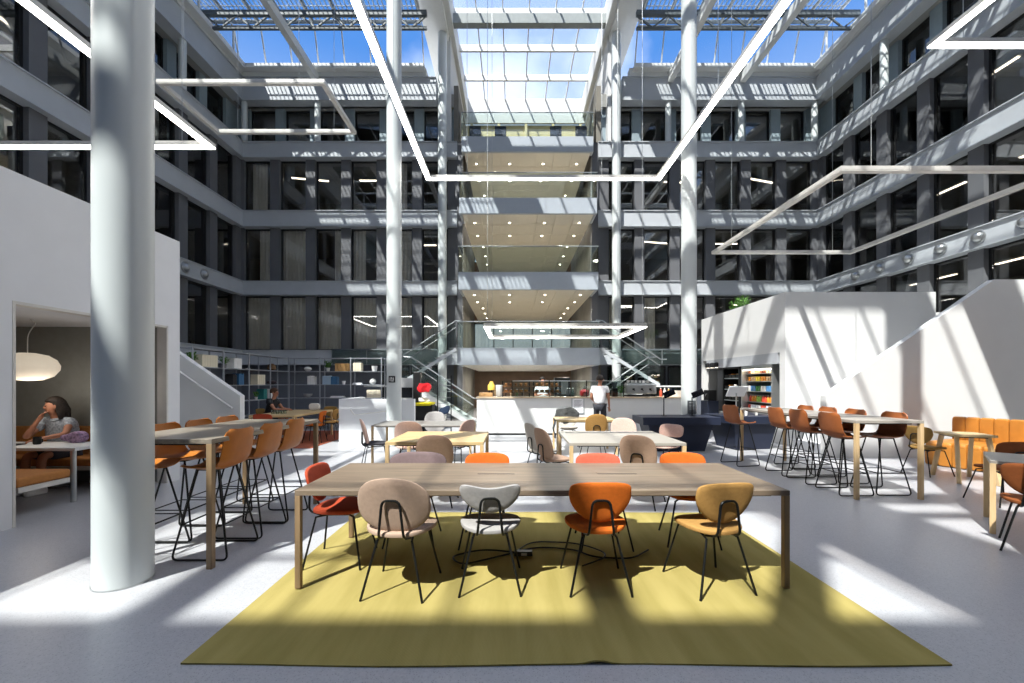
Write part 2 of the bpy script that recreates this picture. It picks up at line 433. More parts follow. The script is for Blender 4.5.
# ground storey of back facade: dark glazing
gb = MB()
gb.box(XL-.45, YB+.55, 0, OX0, YB+.6, 2.3); gb.box(OX1, YB+.55, 0, XR+.45, YB+.6, 2.3); gb.box(XL-.45, 6.4, 0, XL-.4, YB+.6, 2.3)
trim(gb, mat('ground_wall', '666a72', .5), 'dark grey ground storey wall behind the bookshelf', 'wall')
for i, x in enumerate([-5.6, -4.35, 4.1, 5.4, 6.7]):
    wn[0] += 1; o = empty('window_%d' % wn[0], 'tall dark green ground storey window of the back facade, %s from the bookshelf' % ORD[i], 'window', (x, YB+.45, 0), kind='structure')
    MB().box(0,0,0,.05,.08,2.25).box(1.15,0,0,1.2,.08,2.25).box(.05,0,2.2,1.15,.08,2.25).box(.05,0,0,1.15,.08,.06).build('window_frame', M_black, o)
    MB().box(.05,.03,.06,1.15,.04,2.2).build('pane', glass('green_glass', (.25,.4,.36), .12), o)

# curtains
n = 0
for i, x in enumerate(xs_left):
    curtain((x, YB+.48, 2.91), 0, 2.31, 1, 'pale linen curtain closed behind a first storey window of the back facade above the bookshelf', 'curtains closed behind the first storey back windows')
for i, x in enumerate(xs_left[:5]):
    f = [.55, 1, .35, .5, .6][i]
    curtain((x+(0 if i % 2 else WW*(1-f)), YB+.48, 5.81), 0, 2.27, f, 'pale linen curtain behind the second storey back window, %s bay from the bookshelf corner' % ORD[i], 'curtains of second storey')
for i in (0, 4):
    curtain((xs_left[i]+.2, YB+.48, 8.76), 0, 2.21, .55, 'pale linen curtain behind the third storey back window, %s bay from the bookshelf corner' % ORD[i], 'curtains of third storey')
for i, x in enumerate(xs_right[:2]):
    curtain((x, YB+.48, 2.91), 0, 2.31, .5, 'half drawn pale curtain behind first storey back window, %s one from the opening' % ORD[i], 'half drawn curtains over the bar')
for i, y in enumerate((16.5, 14.997, 13.494)):
    curtain((XL-.48, y, 2.91), PI/2, 2.31, 1, 'pale linen curtain closed behind a first storey window of the shaded side facade', 'curtains closed on the shaded side')
curtain((XL-.48, 16.6, 5.81), PI/2, 2.27, .6, 'pale linen curtain behind second storey window of shaded facade nearest the corner', 'curtains of shaded second storey')
curtain((XR-.5+.98, 13.9, 5.81), -PI/2, 2.27, .5, 'pale curtain behind a second storey window of the sunlit facade', None) if False else None

# office lights and plants seen behind the glass
k = 0
for (x, y, z, rz) in ((-10.6, 19.3, 7.9, .3), (-4.3, 19.6, 7.9, 0), (-9.2, 19.3, 10.8, .2), (6.4, 19.2, 7.9, .2), (9.6, 19.4, 7.9, 0), (7.8, 19.6, 10.8, .1), (11.4, 19.4, 10.8, .3), (-6.2, 19.4, 10.8, 0),
                      (14.4, 14.2, 7.9, PI/2), (14.4, 11.2, 7.9, PI/2), (14.4, 12.8, 10.8, PI/2), (14.4, 9.6, 10.8, PI/2), (14.4, 14.5, 5.05, PI/2), (14.4, 11.8, 5.05, PI/2), (-13.0, 13.6, 7.9, PI/2), (-13.0, 10.8, 10.8, PI/2), (5.2, 19.4, 5.05, 0), (10.8, 19.3, 5.05, .2)):
    lt_ = empty('office_light', 'slim bright office tube light seen behind upper windows, %s of those rooms' % ORD[k], 'ceiling light', (x, y, z), rz, 'office lights behind the windows'); k += 1
    MB().box(-.8, -.06, .02, .8, .06, .07).build('housing', M_alu, lt_); MB().box(-.78, -.045, 0, .78, .045, .02).build('tube', emis('office_tube', 'fff1da', 3), lt_)
# round air nozzles on first floor beam
def nozzle(loc, rz, label, group, proto=[None]):
    if proto[0] is None:
        o = empty('air_nozzle', label, 'air vent', loc, rz, group)
        a = [(.17*math.cos(t), 0, .17*math.sin(t)) for t in [2*PI*k/24 for k in range(24)]]
        MB().tube(a, .025, 8, True).build('ring', M_steel, o, smooth=True)
        m = MB().lathe([(.001, .13), (.06, .12), (.11, .08), (.14, .02), (.15, -.02)], n=20)
        m.v = [(x, -z, y) for x, y, z in m.v]
        m.build('dome', M_steel, o, smooth=True); proto[0] = o; return o
    return dup(proto[0], loc, rz, label, group)
for i, y in enumerate((15.7, 14.66, 13.6, 12.57, 11.56, 10.5)):
    nozzle((XR-.03, y, 5.52), -PI/2, 'round steel air nozzle on the sunlit side beam, %s one from the back corner' % ORD[i], 'air nozzles on sunlit beam')
for i, y in enumerate((15.5, 14.6, 13.6)):
    nozzle((XL+.03, y, 5.52), PI/2, 'round steel air nozzle on the shaded side beam, %s one from the back corner' % ORD[i], 'air nozzles on shaded beam')

# ------------------------------------------------------------------ central opening with balconies
BX0, BX1 = -2.08, 3.35
YI = 26.0
for nm, yf, z1, z0 in (('top', 17.4, 11.68, 11.04), ('third', 16.65, 8.83, 8.20), ('second', 16.40, 5.84, 5.15), ('lowest', 16.08, 2.87, 2.21)):
    b = empty('balcony', 'blue grey projecting balcony in the central opening, %s one counted by height' % nm, 'balcony', (0, 0, 0), 0, 'balconies of the central opening')
    MB().box(BX0, yf, z0, BX1, yf+.12, z1).box(BX0, yf+.12, z0, BX0+.1, YB, z1).box(BX1-.1, yf+.12, z0, BX1, YB, z1).build('fascia', M_fascia, b, bevel=.01)
    MB().box(BX0+.1, yf+.12, z1-.12, BX1-.1, YI, z1-.02).build('deck', mat('deck_floor', 'b8b0a2', .7), b)
    s = MB()
    for i in range(7):
        for j in range(8):
            xa = BX0+.1+i*(BX1-BX0-.2)/7; ya = yf+.12+j*1.12
            s.box(xa+.008, ya+.008, z0+.01, xa+(BX1-BX0-.2)/7-.008, min(ya+1.104, YI), z0+.05)
    s.box(BX0+.1, yf+.12, z0+.05, BX1-.1, YI, z0+.1)
    s.build('soffit', M_soffit, b)
    if nm != 'x':
        MB().box(BX0, yf+.02, z1, BX1, yf+.035, z1+.98).box(BX0, yf+.03, z1, BX0+.015, YB-.1, z1+.98).box(BX1-.015, yf+.03, z1, BX1, YB-.1, z1+.98).build('glass_balustrade', M_clear, b)
        MB().tube([(BX0, YB-.1, z1+1), (BX0, yf+.03, z1+1), (BX1, yf+.03, z1+1), (BX1, YB-.1, z1+1)], .022, 8).build('handrail', M_rail, b)
    first = None
    if nm != 'lowest':
        for j in range(5):
            for x in ((-1.55, -.1, 1.35, 2.8) if j < 2 else (-1.4, 2.7)):
                l = empty('downlight', 'small round downlight glowing in the balcony soffit', 'ceiling light', (x, yf+.95+j*1.55, z0), 0, 'downlights in the %s balcony soffit' % nm)
                l['label'] = 'small round downlight glowing in the %s balcony soffit' % nm
                MB().lathe([(.055, -.012), (.07, -.006), (.07, .01)], n=14).build('trim_ring', M_white, l)
                MB().lathe([(.045, -.016), (.05, -.010)], n=14).build('lens', emis('downlight_lens', 'fff2d8', 9), l.children[0])
for nm, yf, z0 in (('top', 17.4, 11.04), ('third', 16.65, 8.20), ('second', 16.40, 5.15), ('lowest', 16.08, 2.21)):
    for j, yy in enumerate((yf+1.0, yf+3.6, yf+6.4)):
        for x in (-.8, 2.1):
            L_ = bpy.data.lights.new('downlight_lamp', 'AREA'); L_.shape = 'DISK'; L_.size = .25; L_.energy = 16 if nm != 'lowest' else 30; L_.color = (1, .95, .87)
            lo = bpy.data.objects.new('downlight_lamp', L_); C.objects.link(lo); lo.location = (x, yy, z0-.02)
# walls flanking opening edges
fk = MB()
for xa, xb in ((OX0, BX0), (BX1, OX1)):
    fk.box(xa, YB+.05, 0, xb, YB+.4, 11.64)
trim(fk, M_pil, 'dark grey jambs beside the central balcony opening', 'wall')
# back of the opening
bk = MB()
for z0, z1 in ((0, 2.9), (5.2, 5.9), (8.1, 8.9), (11, 11.7)): bk.box(OX0, YI, z0, OX1, YI+.15, z1)
trim(bk, mat('brown_panel', '6e5846', .6, noise=.15, nscale=2), 'brown panelled back wall deep inside the opening', 'wall')
for i, (z0, z1) in enumerate(((2.9, 5.2), (5.9, 8.1), (8.9, 11))):
    wn[0] += 1; o = empty('window_%d' % wn[0], 'wide inner window at the back of the opening on the %s level' % ORD[i], 'window', (0, YI, z0), kind='structure')
    f = MB(); h = z1-z0
    for k in range(6):
        x = OX0+k*(OX1-OX0)/5; f.box(x-.03, 0, 0, x+.03, .1, h)
    f.box(OX0, 0, h-.06, OX1, .1, h).box(OX0, 0, 0, OX1, .1, .06).build('window_frame', M_black, o)
    MB().box(OX0, .04, .06, OX1, .05, h-.06).build('pane', M_winglass, o)
# building mass across the rear court so the deep windows look onto something
struct(MB().box(-9, 34, 0, 11, 34.4, 9.6), 'wall_court', mat('court_wall', '8d959c', .7), 'pale grey wall of the court behind the deep windows', 'wall')

# top terrace room behind the upper glass
tr = MB(); tr.box(-2.6, 23.3, 15.85, 4.1, 23.45, 17.2)
trim(tr, M_white, 'white end wall under the raised central skylight', 'wall')
tr2 = MB()
for k in range(5):
    x = -2.3+k*1.5; tr2.box(x, 23.32, 11.7, x+.14, 23.5, 15.85)
tr2.box(-2.6, 23.5, 11.7, 4.1, 23.6, 15.85)
trim(tr2, mat('terrace_timber', 'c9bc92', .7), 'pale timber posts of the top terrace end', 'wall')
trim(MB().box(-3.6, YB+.4, 11.5, 5.1, 23.6, 11.68), M_darkf, 'terrace deck behind the top balcony', 'floor')
trim(MB().box(-2.75, 17.9, 11.68, -2.6, 23.5, 16.9).box(4.05, 17.9, 11.68, 4.2, 23.5, 16.9), M_white, 'white reveal walls beside the top terrace', 'wall')
for i, x in enumerate((-1.6, -.5, 1.9, 3.0)):
    t = empty('terrace_chair', 'dark seat back showing over the top balcony, %s from the shaded side' % ORD[i], 'chair', (x, 18.6, 11.68), 0, 'seats on the top balcony')
    MB().cbox(0, 0, .45, .5, .5, .08).build('seat', M_navy, t, bevel=.02); MB().cbox(0, -.24, .75, .5, .06, .5).build('backrest', M_navy, t, bevel=.02)
    for sx in (-1, 1):
        for sy in (-1, 1): MB().tube([(sx*.2, sy*.2, 0), (sx*.2, sy*.2, .42)], .015, 6).build('leg', M_wire, t)

# ------------------------------------------------------------------ roof
ZR, ZC = 16.0, 17.2
ML, MR = -2.88, 4.32
YS = -7.5                    # edge of the added solid roof, placed to cast the near floor shade
# ring wall above the roof-edge beam
rg = MB()
rg.box(XL-.5, YB, 14.35, OX0-1.3, YB+.3, 14.73); rg.box(OX1+1.3, YB, 14.35, XR+.5, YB+.3, 14.73)
rg.box(XL-.5, YF, 14.35, XL, YB, 14.7); rg.box(XR, YF, 14.35, XR+.5, YB, 14.7)
rg.box(XL, YB-.28, 14.56, ML-.75, YB, 14.73); rg.box(MR+.75, YB-.28, 14.56, XR, YB, 14.73)
rg.box(XL, YF, 14.5, XL+.3, YB-.28, 14.7); rg.box(XR-.3, YF, 14.5, XR, YB-.28, 14.7)
trim(rg, M_roofw, 'white curb ring under the glass roof')
# main longitudinal roof strips
for X, nm in ((ML, 'shaded'), (MR, 'sunlit')):
    s = 1 if X < 0 else -1
    m = MB()
    m.box(X-.22, YF, 15.98, X+.22, 23.3, 16.2)
    xin, xout = X+s*.45, X-s*.78
    m.box(xout, YF, 16.2, xin, 23.4, 16.35)
    m.box(xin-s*.14, YF, 16.35, xin, 23.4, ZC+.05)
    m.box(xout, YF, 14.9, xout+s*.1, YB, 16.2) if False else None
    trim(m, M_roofw, 'deep white main roof beam along the %s side of the raised skylight' % nm)
# thin longitudinal beams in the aisles
for i, X in enumerate((XC-8.93, XC-5.9, XC+5.9, XC+8.93)):
    trim(MB().box(X-.11, YF, 14.12, X+.11, YB, 14.45), M_roofw, 'slim white beam below the aisle glass roof, %s from the shaded facade' % ORD[i])
# trusses across
def truss(y, xa, xb, lab):
    t = empty('roof_truss', lab, 'truss', (0, 0, 0), 0, 'trusses under the glass roof')
    MB().box(xa, y-.07, 15.02, xb, y+.07, 15.2).build('top_chord', M_truss, t)
    MB().box(xa, y-.05, 14.52, xb, y+.05, 14.6).build('bottom_chord', M_truss, t)
    d = MB(); n = max(2, round((xb-xa)/1.25)); w_ = (xb-xa)/n
    for k in range(n):
        x = xa+k*w_
        d.bar((x, y, 15.04), (x+w_/2, y, 14.58), .05, .05); d.bar((x+w_/2, y, 14.58), (x+w_, y, 15.04), .05, .05)
    d.build('diagonal_bracing', M_truss, t)
for j, y in enumerate((15.55, 9.3, 3.05)):
    truss(y, XL, ML-.25, 'dark steel roof truss spanning the shaded aisle, %s from the back wall' % ORD[j])
    truss(y, MR+.25, XR, 'dark steel roof truss spanning the sunlit aisle, %s from the back wall' % ORD[j])
# cross beams
for j, y in enumerate((13.9, 7.9, 1.9, -4.1)):
    trim(MB().box(XL, y-.12, 15.75, ML-.2, y+.12, 15.98).box(MR+.2, y-.12, 15.75, XR, y+.12, 15.98), M_roofw, 'white cross beams under the aisle glass roofs, %s from the back wall' % ORD[j])
# aisle glass roofs, hip at back
for xa, xb, nm in ((XL, ML-.78, 'shaded'), (MR+.78, XR, 'sunlit')):
    g = MB()
    g.box(xa, YS, ZR, xb, 17.15, ZR+.015)
    g.add([(xa, 17.15, ZR), (xb, 17.15, ZR), (xb, YB-.15, 14.74), (xa, YB-.15, 14.74)], [(0,1,2,3)])
    xo = XL if nm == 'shaded' else XR
    g.add([(xo, YS, ZR), (xo, 17.15, ZR), (xo, YB-.15, 14.74), (xo, YS, 14.74)], [(0,1,2,3)])
    tn[0] += 1; o = struct(g, 'window_roof_%s' % nm, M_roofglass, 'clear glass roof over the %s aisle' % nm, 'window')
    f = MB(); nb = round((xb-xa)/1.03); wd = (xb-xa)/nb
    for k in range(nb+1):
        x = xa+k*wd
        f.bar((x, 17.15, ZR), (x, YB-.15, 14.74), .04, .06); f.box(x-.02, YS, ZR-.05, x+.02, 17.15, ZR)
    f.box(xa, 17.1, ZR-.1, xb, 17.2, ZR)
    for y in [17.15-1.9*k for k in range(13)]: f.box(xa, y-.03, ZR-.07, xb, y+.03, ZR)
    for y in [17.15-1.9*k for k in range(13)]: f.box(xo-.03, y-.03, 14.7, xo+.03, y+.03, ZR)
    f.build('glazing_bars', M_roofw, o)
    # printed / perforated shading grid lying on the glass
    p = MB(); px = .172; y_lo = 7.2
    nx = int((xb-xa)/wd)
    for k in range(nb):
        x0 = xa+k*wd
        for q in range(7): x = x0+.03+q*(wd-.06)/6; p.box(x-.02, y_lo, ZR+.03, x+.02, 17.0, ZR+.04)
    y = 17.0; r_ = 0
    while y > y_lo:
        wdt = .022 if r_ % 4 else .10
        p.box(xa, y-wdt, ZR+.04, xb, y+wdt, ZR+.05); y -= .30+ (.12 if not r_ % 4 else 0); r_ += 1
    for k in range(nb+1): x = xa+k*wd; p.box(x-.05, y_lo, ZR+.05, x+.09, 17.0, ZR+.06)
    p.build('shading_grid', M_pv, o)
# central raised skylight
def frosted():
    m = glass('milky_glass', (.93, .95, .97), .0, fres=1.15); nt = m.node_tree; out = nt.nodes['Material Output']
    old = out.inputs[0].links[0].from_socket; t = nt.nodes.new('ShaderNodeBsdfTranslucent'); t.inputs[0].default_value = (.92, .93, .95, 1)
    x = nt.nodes.new('ShaderNodeMixShader'); x.inputs[0].default_value = .07
    nt.links.new(old, x.inputs[1]); nt.links.new(t.outputs[0], x.inputs[2]); nt.links.new(x.outputs[0], out.inputs[0]); return m
g = MB(); g.box(ML+.45, YS+.3, ZC, MR-.45, 23.3, ZC+.015)
o = struct(g, 'window_roof_center', frosted(), 'clear glass of the raised central skylight', 'window')
f = MB()
for k in range(7):
    x = -2.6+k*6.65/6; f.box(x-.025, YS+.3, ZC-.1, x+.025, 23.3, ZC)
k = 0; y = 23.3-1.8
while y > YS:
    f.box(ML+.45, y-.05, ZC-.32, MR-.45, y+.05, ZC-.02); y -= 1.9
f.build('glazing_bars', M_roofw, o)
for j, y in enumerate((17.55, 10.3, 3.1, -4.1)):
    trim(MB().box(ML+.3, y-.15, 16.35, MR-.3, y+.15, 16.75), M_roofg, 'grey cross beam under the raised skylight, %s from the back wall' % ORD[j])
# solid roof added behind the camera to shade the near floor; outer roofs
sr = MB(); sr.box(XL-5, YF-.3, ZR+.1, XR+5, YS, ZC+.3)
sr.box(XL-5, YS, 14.3, XL-.3, 27, 14.75); sr.box(XR+.3, YS, 14.3, XR+5, 27, 14.75)
sr.box(XL-.3, YB+.3, 14.3, -3.6, 27, 14.75); sr.box(5.1, YB+.3, 14.3, XR+.3, 27, 14.75); sr.box(-3.6, 23.6, 14.3, 5.1, 27, 14.75)
struct(sr, 'ceiling', M_roofw, 'solid white roof around the glazed part, with added shading slab behind viewer', 'ceiling')
up = MB(); up.box(XL-1.2, YS, 14.75, XL-.3, YB, 16.0); 
trim(up, M_roofw, 'raised roof parapet beside the shaded aisle glass')

# ------------------------------------------------------------------ columns
def column(x, y, z0, z1, r, label, group, base=True):
    c = empty('column', label, 'column', (x, y, z0), 0, group, 'thing')
    MB().lathe([(r, 0.012), (r, z1-z0)], n=48).build('shaft', M_col, c, smooth=True)
    MB().lathe([(r+.006, 0), (r+.006, .012)], n=48).build('base_ring', M_steel, c)
    return c
for j, (y, z1) in enumerate(((3.13, 15.98), (10.33, 15.98), (17.5, 15.98), (-4.07, 15.98))):
    r = .178 if j < 3 else .178
    lab = ['nearest the camera, by the high table of orange stools', 'middle one of its row, by the low white wall', 'farthest one on the ground, by the stair and black rack', 'out of view behind'][j]
    column(ML if j else -3.0, y if j else 3.27, 0, z1, .183 if not j else r, 'tall pale grey round column %s' % lab, 'main columns')
    lab = ['beside the near high table, out of view', 'middle one of its row, by the navy counters', 'farthest one, behind the bar machines', 'out of view behind'][j]
    if j != 9: column(MR, y, 0, z1, r, 'tall pale grey column on kiosk side, %s' % lab, 'main columns')
column(ML, 21.25, 11.69, 15.98, .18, 'short round column on the top terrace, shaded side of the opening', 'terrace columns')
column(MR-.05, 21.25, 11.69, 15.98, .18, 'short round column on the top terrace, sunlit side of the opening', 'terrace columns')
k = 0
for X in (XC-12.02, XC-8.93, XC-5.85, XC+5.85, XC+8.93, XC+12.02):
    column(X, YB+.12, 11.66, 13.36, .12, 'slim round column on the back facade third floor beam, %s from the shaded side' % ORD[k], 'slim terrace columns'); k += 1
for sx, X, nm in ((-1, XL-.1, 'shaded'), (1, XR+.1, 'sunlit')):
    for i, y in enumerate((14.62, 11.5, 8.4)):
        column(X, y, 11.66, 13.36, .12, 'slim round column on the %s side third floor beam, %s from the corner' % (nm, ORD[i]), 'slim terrace columns')

# sign on the middle column
s = empty('column_sign', 'small black square pictogram plate on the middle pale column', 'sign', (ML, 10.33-.185, 1.62))
MB().box(-.08, -.006, -.08, .08, .004, .08).build('plate', M_black, s, bevel=.003)
ic = MB(); ic.box(-.05, -.01, -.045, -.035, -.006, .045).box(-.02, -.01, -.01, .0, -.006, .05).box(-.02, -.01, -.05, .045, -.006, -.03).box(.02, -.01, -.02, .045, -.006, .04)
ic.build('pictogram', M_white, s)
s = empty('paper_notice', 'framed dark notice at the foot of the column by navy counters', 'notice', (MR-.02, 10.33-.2, .95))
MB().box(-.1, -.008, -.16, .1, .0, .16).build('panel', mat('notice_dark', '55595c', .5), s)
MB().box(-.06, -.011, .10, .03, -.008, .12).box(-.06, -.011, .04, .06, -.008, .055).box(-.06, -.011, .0, .05, -.008, .015).box(-.06, -.011, -.05, .06, -.008, -.035).build('printed_lines', mat('notice_pale', '9a9d9e', .6), s)

# ------------------------------------------------------------------ pendant LED frames
def led_frame(z, x0, x1, y0, y1, label, w_=.11, h=.09, cables=None, lit=True):
    zz = z; o = empty('pendant_light', label, 'pendant light', (0, 0, 0), 0, 'linear LED frames hanging under the roof')
    def ring(za, zb, inset=0):
        m = MB(); a = inset
        m.box(x0+a, y0+a, za, x1-a, y0+w_-a, zb); m.box(x0+a, y1-w_+a, za, x1-a, y1-a, zb)
        m.box(x0+a, y0+w_-a, za, x0+w_-a, y1-w_+a, zb); m.box(x1-w_+a, y0+w_-a, za, x1-a, y1-w_+a, zb); return m
    ring(zz+.015, zz+h).build('housing', M_alu, o)
    ring(zz-.005, zz+.015, .006).build('diffuser', M_led if lit else M_ledoff, o)
    for cx, cyy in (cables or [(x0+.6, y0+.05), (x1-.6, y0+.05), (x0+.6, y1-.05), (x1-.6, y1-.05)]):
        MB().tube([(cx, cyy, zz+h), (cx, cyy, 14.2 if z > 4 else 14.2)], .006, 5).build('suspension_cable', M_steel, o)
    return o
led_frame(6.97, -2.3, 3.98, 3.0, 11.36, 'large rectangular LED frame hanging over the middle of the hall', .13, cables=[(-1.2, 11.3), (2.4, 11.3), (-2.25, 8), (3.9, 8)])
led_frame(8.4, -8.15, -4.3, 9.68, 11.7, 'rectangular LED frame high on the shaded side, nearest the facade corner', lit=False)
led_frame(5.95, -11.0, -5.6, 3.0, 8.0, 'LED frame hanging over the white block, crossing behind the near column', .13)
led_frame(5.5, 6.15, 10.45, 7.9, 13.05, 'long LED frame hanging in front of the sunlit facade above the kiosk', .12, lit=False)
led_frame(7.5, 7.4, 11.6, 2.5, 7.55, 'highest LED frame on the sunlit side, its corner in the upper edge', .13)
led_frame(3.0, -.74, 3.55, 11.1, 13.9, 'low rectangular LED frame hanging over the bar counter', .12, .1, cables=[(-.65, 11.2), (3.45, 11.2), (-.65, 13.8), (3.45, 13.8)])

# ------------------------------------------------------------------ white block with niche (shaded side)
VX, VY, VZ = -5.27, 6.71, 3.77
wb = MB()
wb.box(-11.0, -6, 2.4, VX, VY, VZ)
wb.box(VX-.12, -6, 0, VX, 4.46, 2.4); wb.box(-11.0, -6, 0, -8.6, VY, 2.4)
wb.box(VX-.12, 6.48, 0, VX, VY, 2.4); wb.box(-8.6, 6.62, 0, VX-.12, VY, 2.4)
struct(wb, 'wall_niche', M_lwhite, 'white block with the seating niche beside the near column', 'wall')
nf = MB(); nf.box(-8.6, 6.56, 0, VX-.13, 6.62, 2.4); nf.box(-8.6, 4.0, 0, -8.54, 6.56, 2.4); nf.box(-8.54, 4.0, 0, VX-.12, 4.06, 2.4)
trim(nf, M_felt, 'dark grey felt lining of the seating niche', 'wall')
jm = MB(); jm.box(VX-.14, 6.45, .0, VX+.004, 6.48, 2.4).box(VX-.14, 4.46, 2.37, VX+.004, 6.48, 2.4).box(VX-.14, 4.46, 0, VX+.004, 4.49, 2.37)
trim(jm, M_alu, 'thin grey metal reveal framing the seating niche', 'trim')

# stairs parapets
def stair_wall(sx, xe, name, lab):
    # sx -1 rises to the left from xe
    zt0, slope, L = 1.27, .69, 3.44
    xt = xe+sx*L; zt = zt0+slope*L
    pts = [(xe, 0), (xe, zt0), (xt, zt), (xt+sx*3.0, zt), (xt+sx*3.0, 0)]
    m = MB().prism(pts if sx > 0 else pts, 'y', 8.63, 8.78)
    o = struct(m, name, M_white, lab, 'wall')
    st = MB(); n_ = 16
    for k in range(n_):
        x0 = xe+sx*(.3+k*.25); st.box(x0, 8.8, 0, x0+sx*.25, 10.1, (k+1)*.19)
    struct(st, 'trim_%d' % (900+ (sx > 0)), M_lwhite, 'white steps behind the %s sloping parapet' % lab.split()[2], 'stair')
    return o
stair_wall(1, 6.4, 'wall_stair_right', 'white sunlit tall sloping stair parapet in front of the kiosk block')
stair_wall(-1, -5.55, 'wall_stair_left', 'white shaded low sloping stair parapet beside the bookshelf')
for sx, xe, nm in ((-1, -5.62, 'shaded'),):
    h = empty('handrail', 'slim white handrail on the sloping stair parapet by bookshelf', 'handrail', (0, 0, 0))
    MB().tube([(xe-.05, 8.57, 1.02), (xe-3.4, 8.57, 1.02+.69*3.35)], .022, 8).build('rail', M_white, h, smooth=True)
    for t in (.1, 1.1, 2.1, 3.1): MB().tube([(xe-.05-t, 8.57, 1.0+.69*t), (xe-.05-t, 8.64, .96+.69*t)], .01, 6).build('bracket', M_white, h)

# kiosk block
KX, KY0, KY1, KZ = 6.72, 10.4, 15.0, 3.77
kb = MB()
kb.box(KX, KY0, 2.3, 10.42, KY1, KZ)
kb.box(KX, KY0, 0, 10.42, 10.62, 2.3)                 # front face B
kb.box(KX, 14.9, 0, 10.42, KY1, 2.3)
kb.box(KX, 10.62, 0, KX+.12, 14.9, .62)               # low wall below the displays
kb.box(8.0, 10.62, 0, 8.1, 14.9, 2.3)
struct(kb, 'wall_kiosk', M_white, 'white sunlit kiosk block with display openings', 'wall')
trim(MB().box(KX-.005, 10.7, 2.02, KX+.1, 14.6, 2.3), mat('kiosk_lintel', 'a9acb0', .5), 'grey metal lintel over the kiosk displays', 'trim')
trim(MB().box(10.42, 10.6, 0, 12.7, 14.8, 3.3), M_white, 'lower white block behind the sloping stair parapet', 'wall')

# fridge display
def shelf_goods(parent_loc, w_, zs, label_prefix, group, cols, hts, n, yspan):
    pass
fr = empty('display_fridge', 'open steel display fridge with lit shelves of drinks and snacks in kiosk', 'fridge', (KX+.05, 11.0, .62))
MB().box(0, 0, 0, .9, .05, 1.4).box(0, 1.45, 0, .9, 1.5, 1.4).box(.85, .05, 0, .9, 1.45, 1.4).box(0, .05, 1.3, .85, 1.45, 1.4).box(0, .05, 0, .85, 1.45, .1).build('body', M_steel, fr)
for z in (.36, .66, .94, 1.16): MB().box(.12, .05, z, .8, 1.45, z+.02).build('shelf', M_steel, fr)
MB().box(.03, .1, 1.27, .1, 1.4, 1.295).build('light_strip', emis('fridge_light', 'fff4e0', 6), fr)
sh = empty('shelf_unit', 'dark open shelving with baskets of snacks beside the display fridge', 'shelves', (KX+.05, 12.6, .62))
MB().box(0, 0, 0, .6, .05, 1.4).box(0, .95, 0, .6, 1.0, 1.4).box(.55, .05, 0, .6, .95, 1.4).box(0, .05, 1.35, .55, .95, 1.4).build('body', M_black, sh)
for z in (.02, .36, .7, 1.04): MB().box(.03, .05, z, .55, .95, z+.025).build('shelf', M_rail, sh)
cols = ['c9442e', 'd8c23a', '3f7a3a', 'e8e4dc', '2e5f9c', 'd98b2e', '7b3f2a', 'e0e0e0', '92b84a', 'c2a27a']
def pack(x, y, z, kind, colr, w_, h, label, group):
    m = mat('pack_'+colr, colr, .45)
    if kind == 'bottle':
        o = empty('bottle', label, 'bottle', (x, y, z), 0, group)
        MB().lathe([(w_/2*.95, 0), (w_/2, .01), (w_/2, h*.6), (w_/2*.45, h*.8), (w_/2*.4, h*.92)], n=10).build('body', m, o, smooth=True)
        MB().lathe([(w_/2*.5, h*.92), (w_/2*.5, h)], n=8).build('cap', M_white, o)
        return o
    o = MB().cbox(0, 0, h/2, w_*1.2, w_, h).build(kind, m, bevel=.006, loc=(x, y, z)); tag(o, label, kind.replace('_', ' '), group); return o
rows = [(.12, 'milk_carton', .17, ['e6e6e4', 'dfe3ea', 'c9442e']), (.38, 'juice_bottle', .19, ['92b84a', 'd98b2e', 'c9442e']), (.68, 'drink_can', .15, ['3f7a3a', '5a8fc0', 'e8e4dc']), (.96, 'snack_box', .13, ['d8c23a', 'c2a27a', 'd98b2e']), (1.18, 'snack_pack', .08, ['c2a27a', 'e0d0a0', '7b3f2a'])]
for ri, (z, kind, h, cc) in enumerate(rows):
    for k in range(11):
        c = cc[(k//2) % 3]; cn = {'e6e6e4': 'white', 'dfe3ea': 'pale blue', 'c9442e': 'red', '92b84a': 'lime green', 'd98b2e': 'orange', '3f7a3a': 'green', '5a8fc0': 'blue', 'e8e4dc': 'cream', 'd8c23a': 'yellow', 'c2a27a': 'tan', 'e0d0a0': 'pale yellow', '7b3f2a': 'brown'}[c]
        pack(KX+.25, 11.12+k*.122, .62+z, 'bottle' if 'bottle' in kind else kind, c, .085, h,
             '%s %s on the %s shelf of the display fridge' % (cn, kind.replace('_', ' '), ORD[ri]), '%s %s on fridge shelf, %s row' % (cn, kind.replace('_', ' '), ORD[ri]))
for ri, z in enumerate((.045, .385, .725, 1.065)):
    for k in range(4):
        c = ['c2a27a', 'd98b2e', '7b3f2a', 'e8e4dc'][(k+ri) % 4]
        o = empty('snack_basket', 'wire basket with %s snacks on the %s dark shelf, %s in the row' % ({'c2a27a': 'tan', 'd98b2e': 'orange', '7b3f2a': 'brown', 'e8e4dc': 'cream'}[c], ORD[ri], ORD[k]), 'basket', (KX+.2, 12.78+k*.21, .62+z), 0, 'snack baskets in the kiosk')
        MB().box(-.12, -.09, 0, .12, .09, .01).box(-.12, -.09, .01, -.11, .09, .1).box(.11, -.09, .01, .12, .09, .1).box(-.11, -.09, .01, .11, -.08, .1).box(-.11, .08, .01, .11, .09, .1).build('basket_body', M_wire, o)
        mb = MB()
        for q in range(5): mb.cbox(random.uniform(-.06, .06), random.uniform(-.04, .04), .08+random.uniform(-.02, .03), .07, .05, .06)
        mb.build('wrapped_snacks', mat('pack_'+c, c, .45), o, bevel=.01); tag(o.children[-1], kind='stuff')
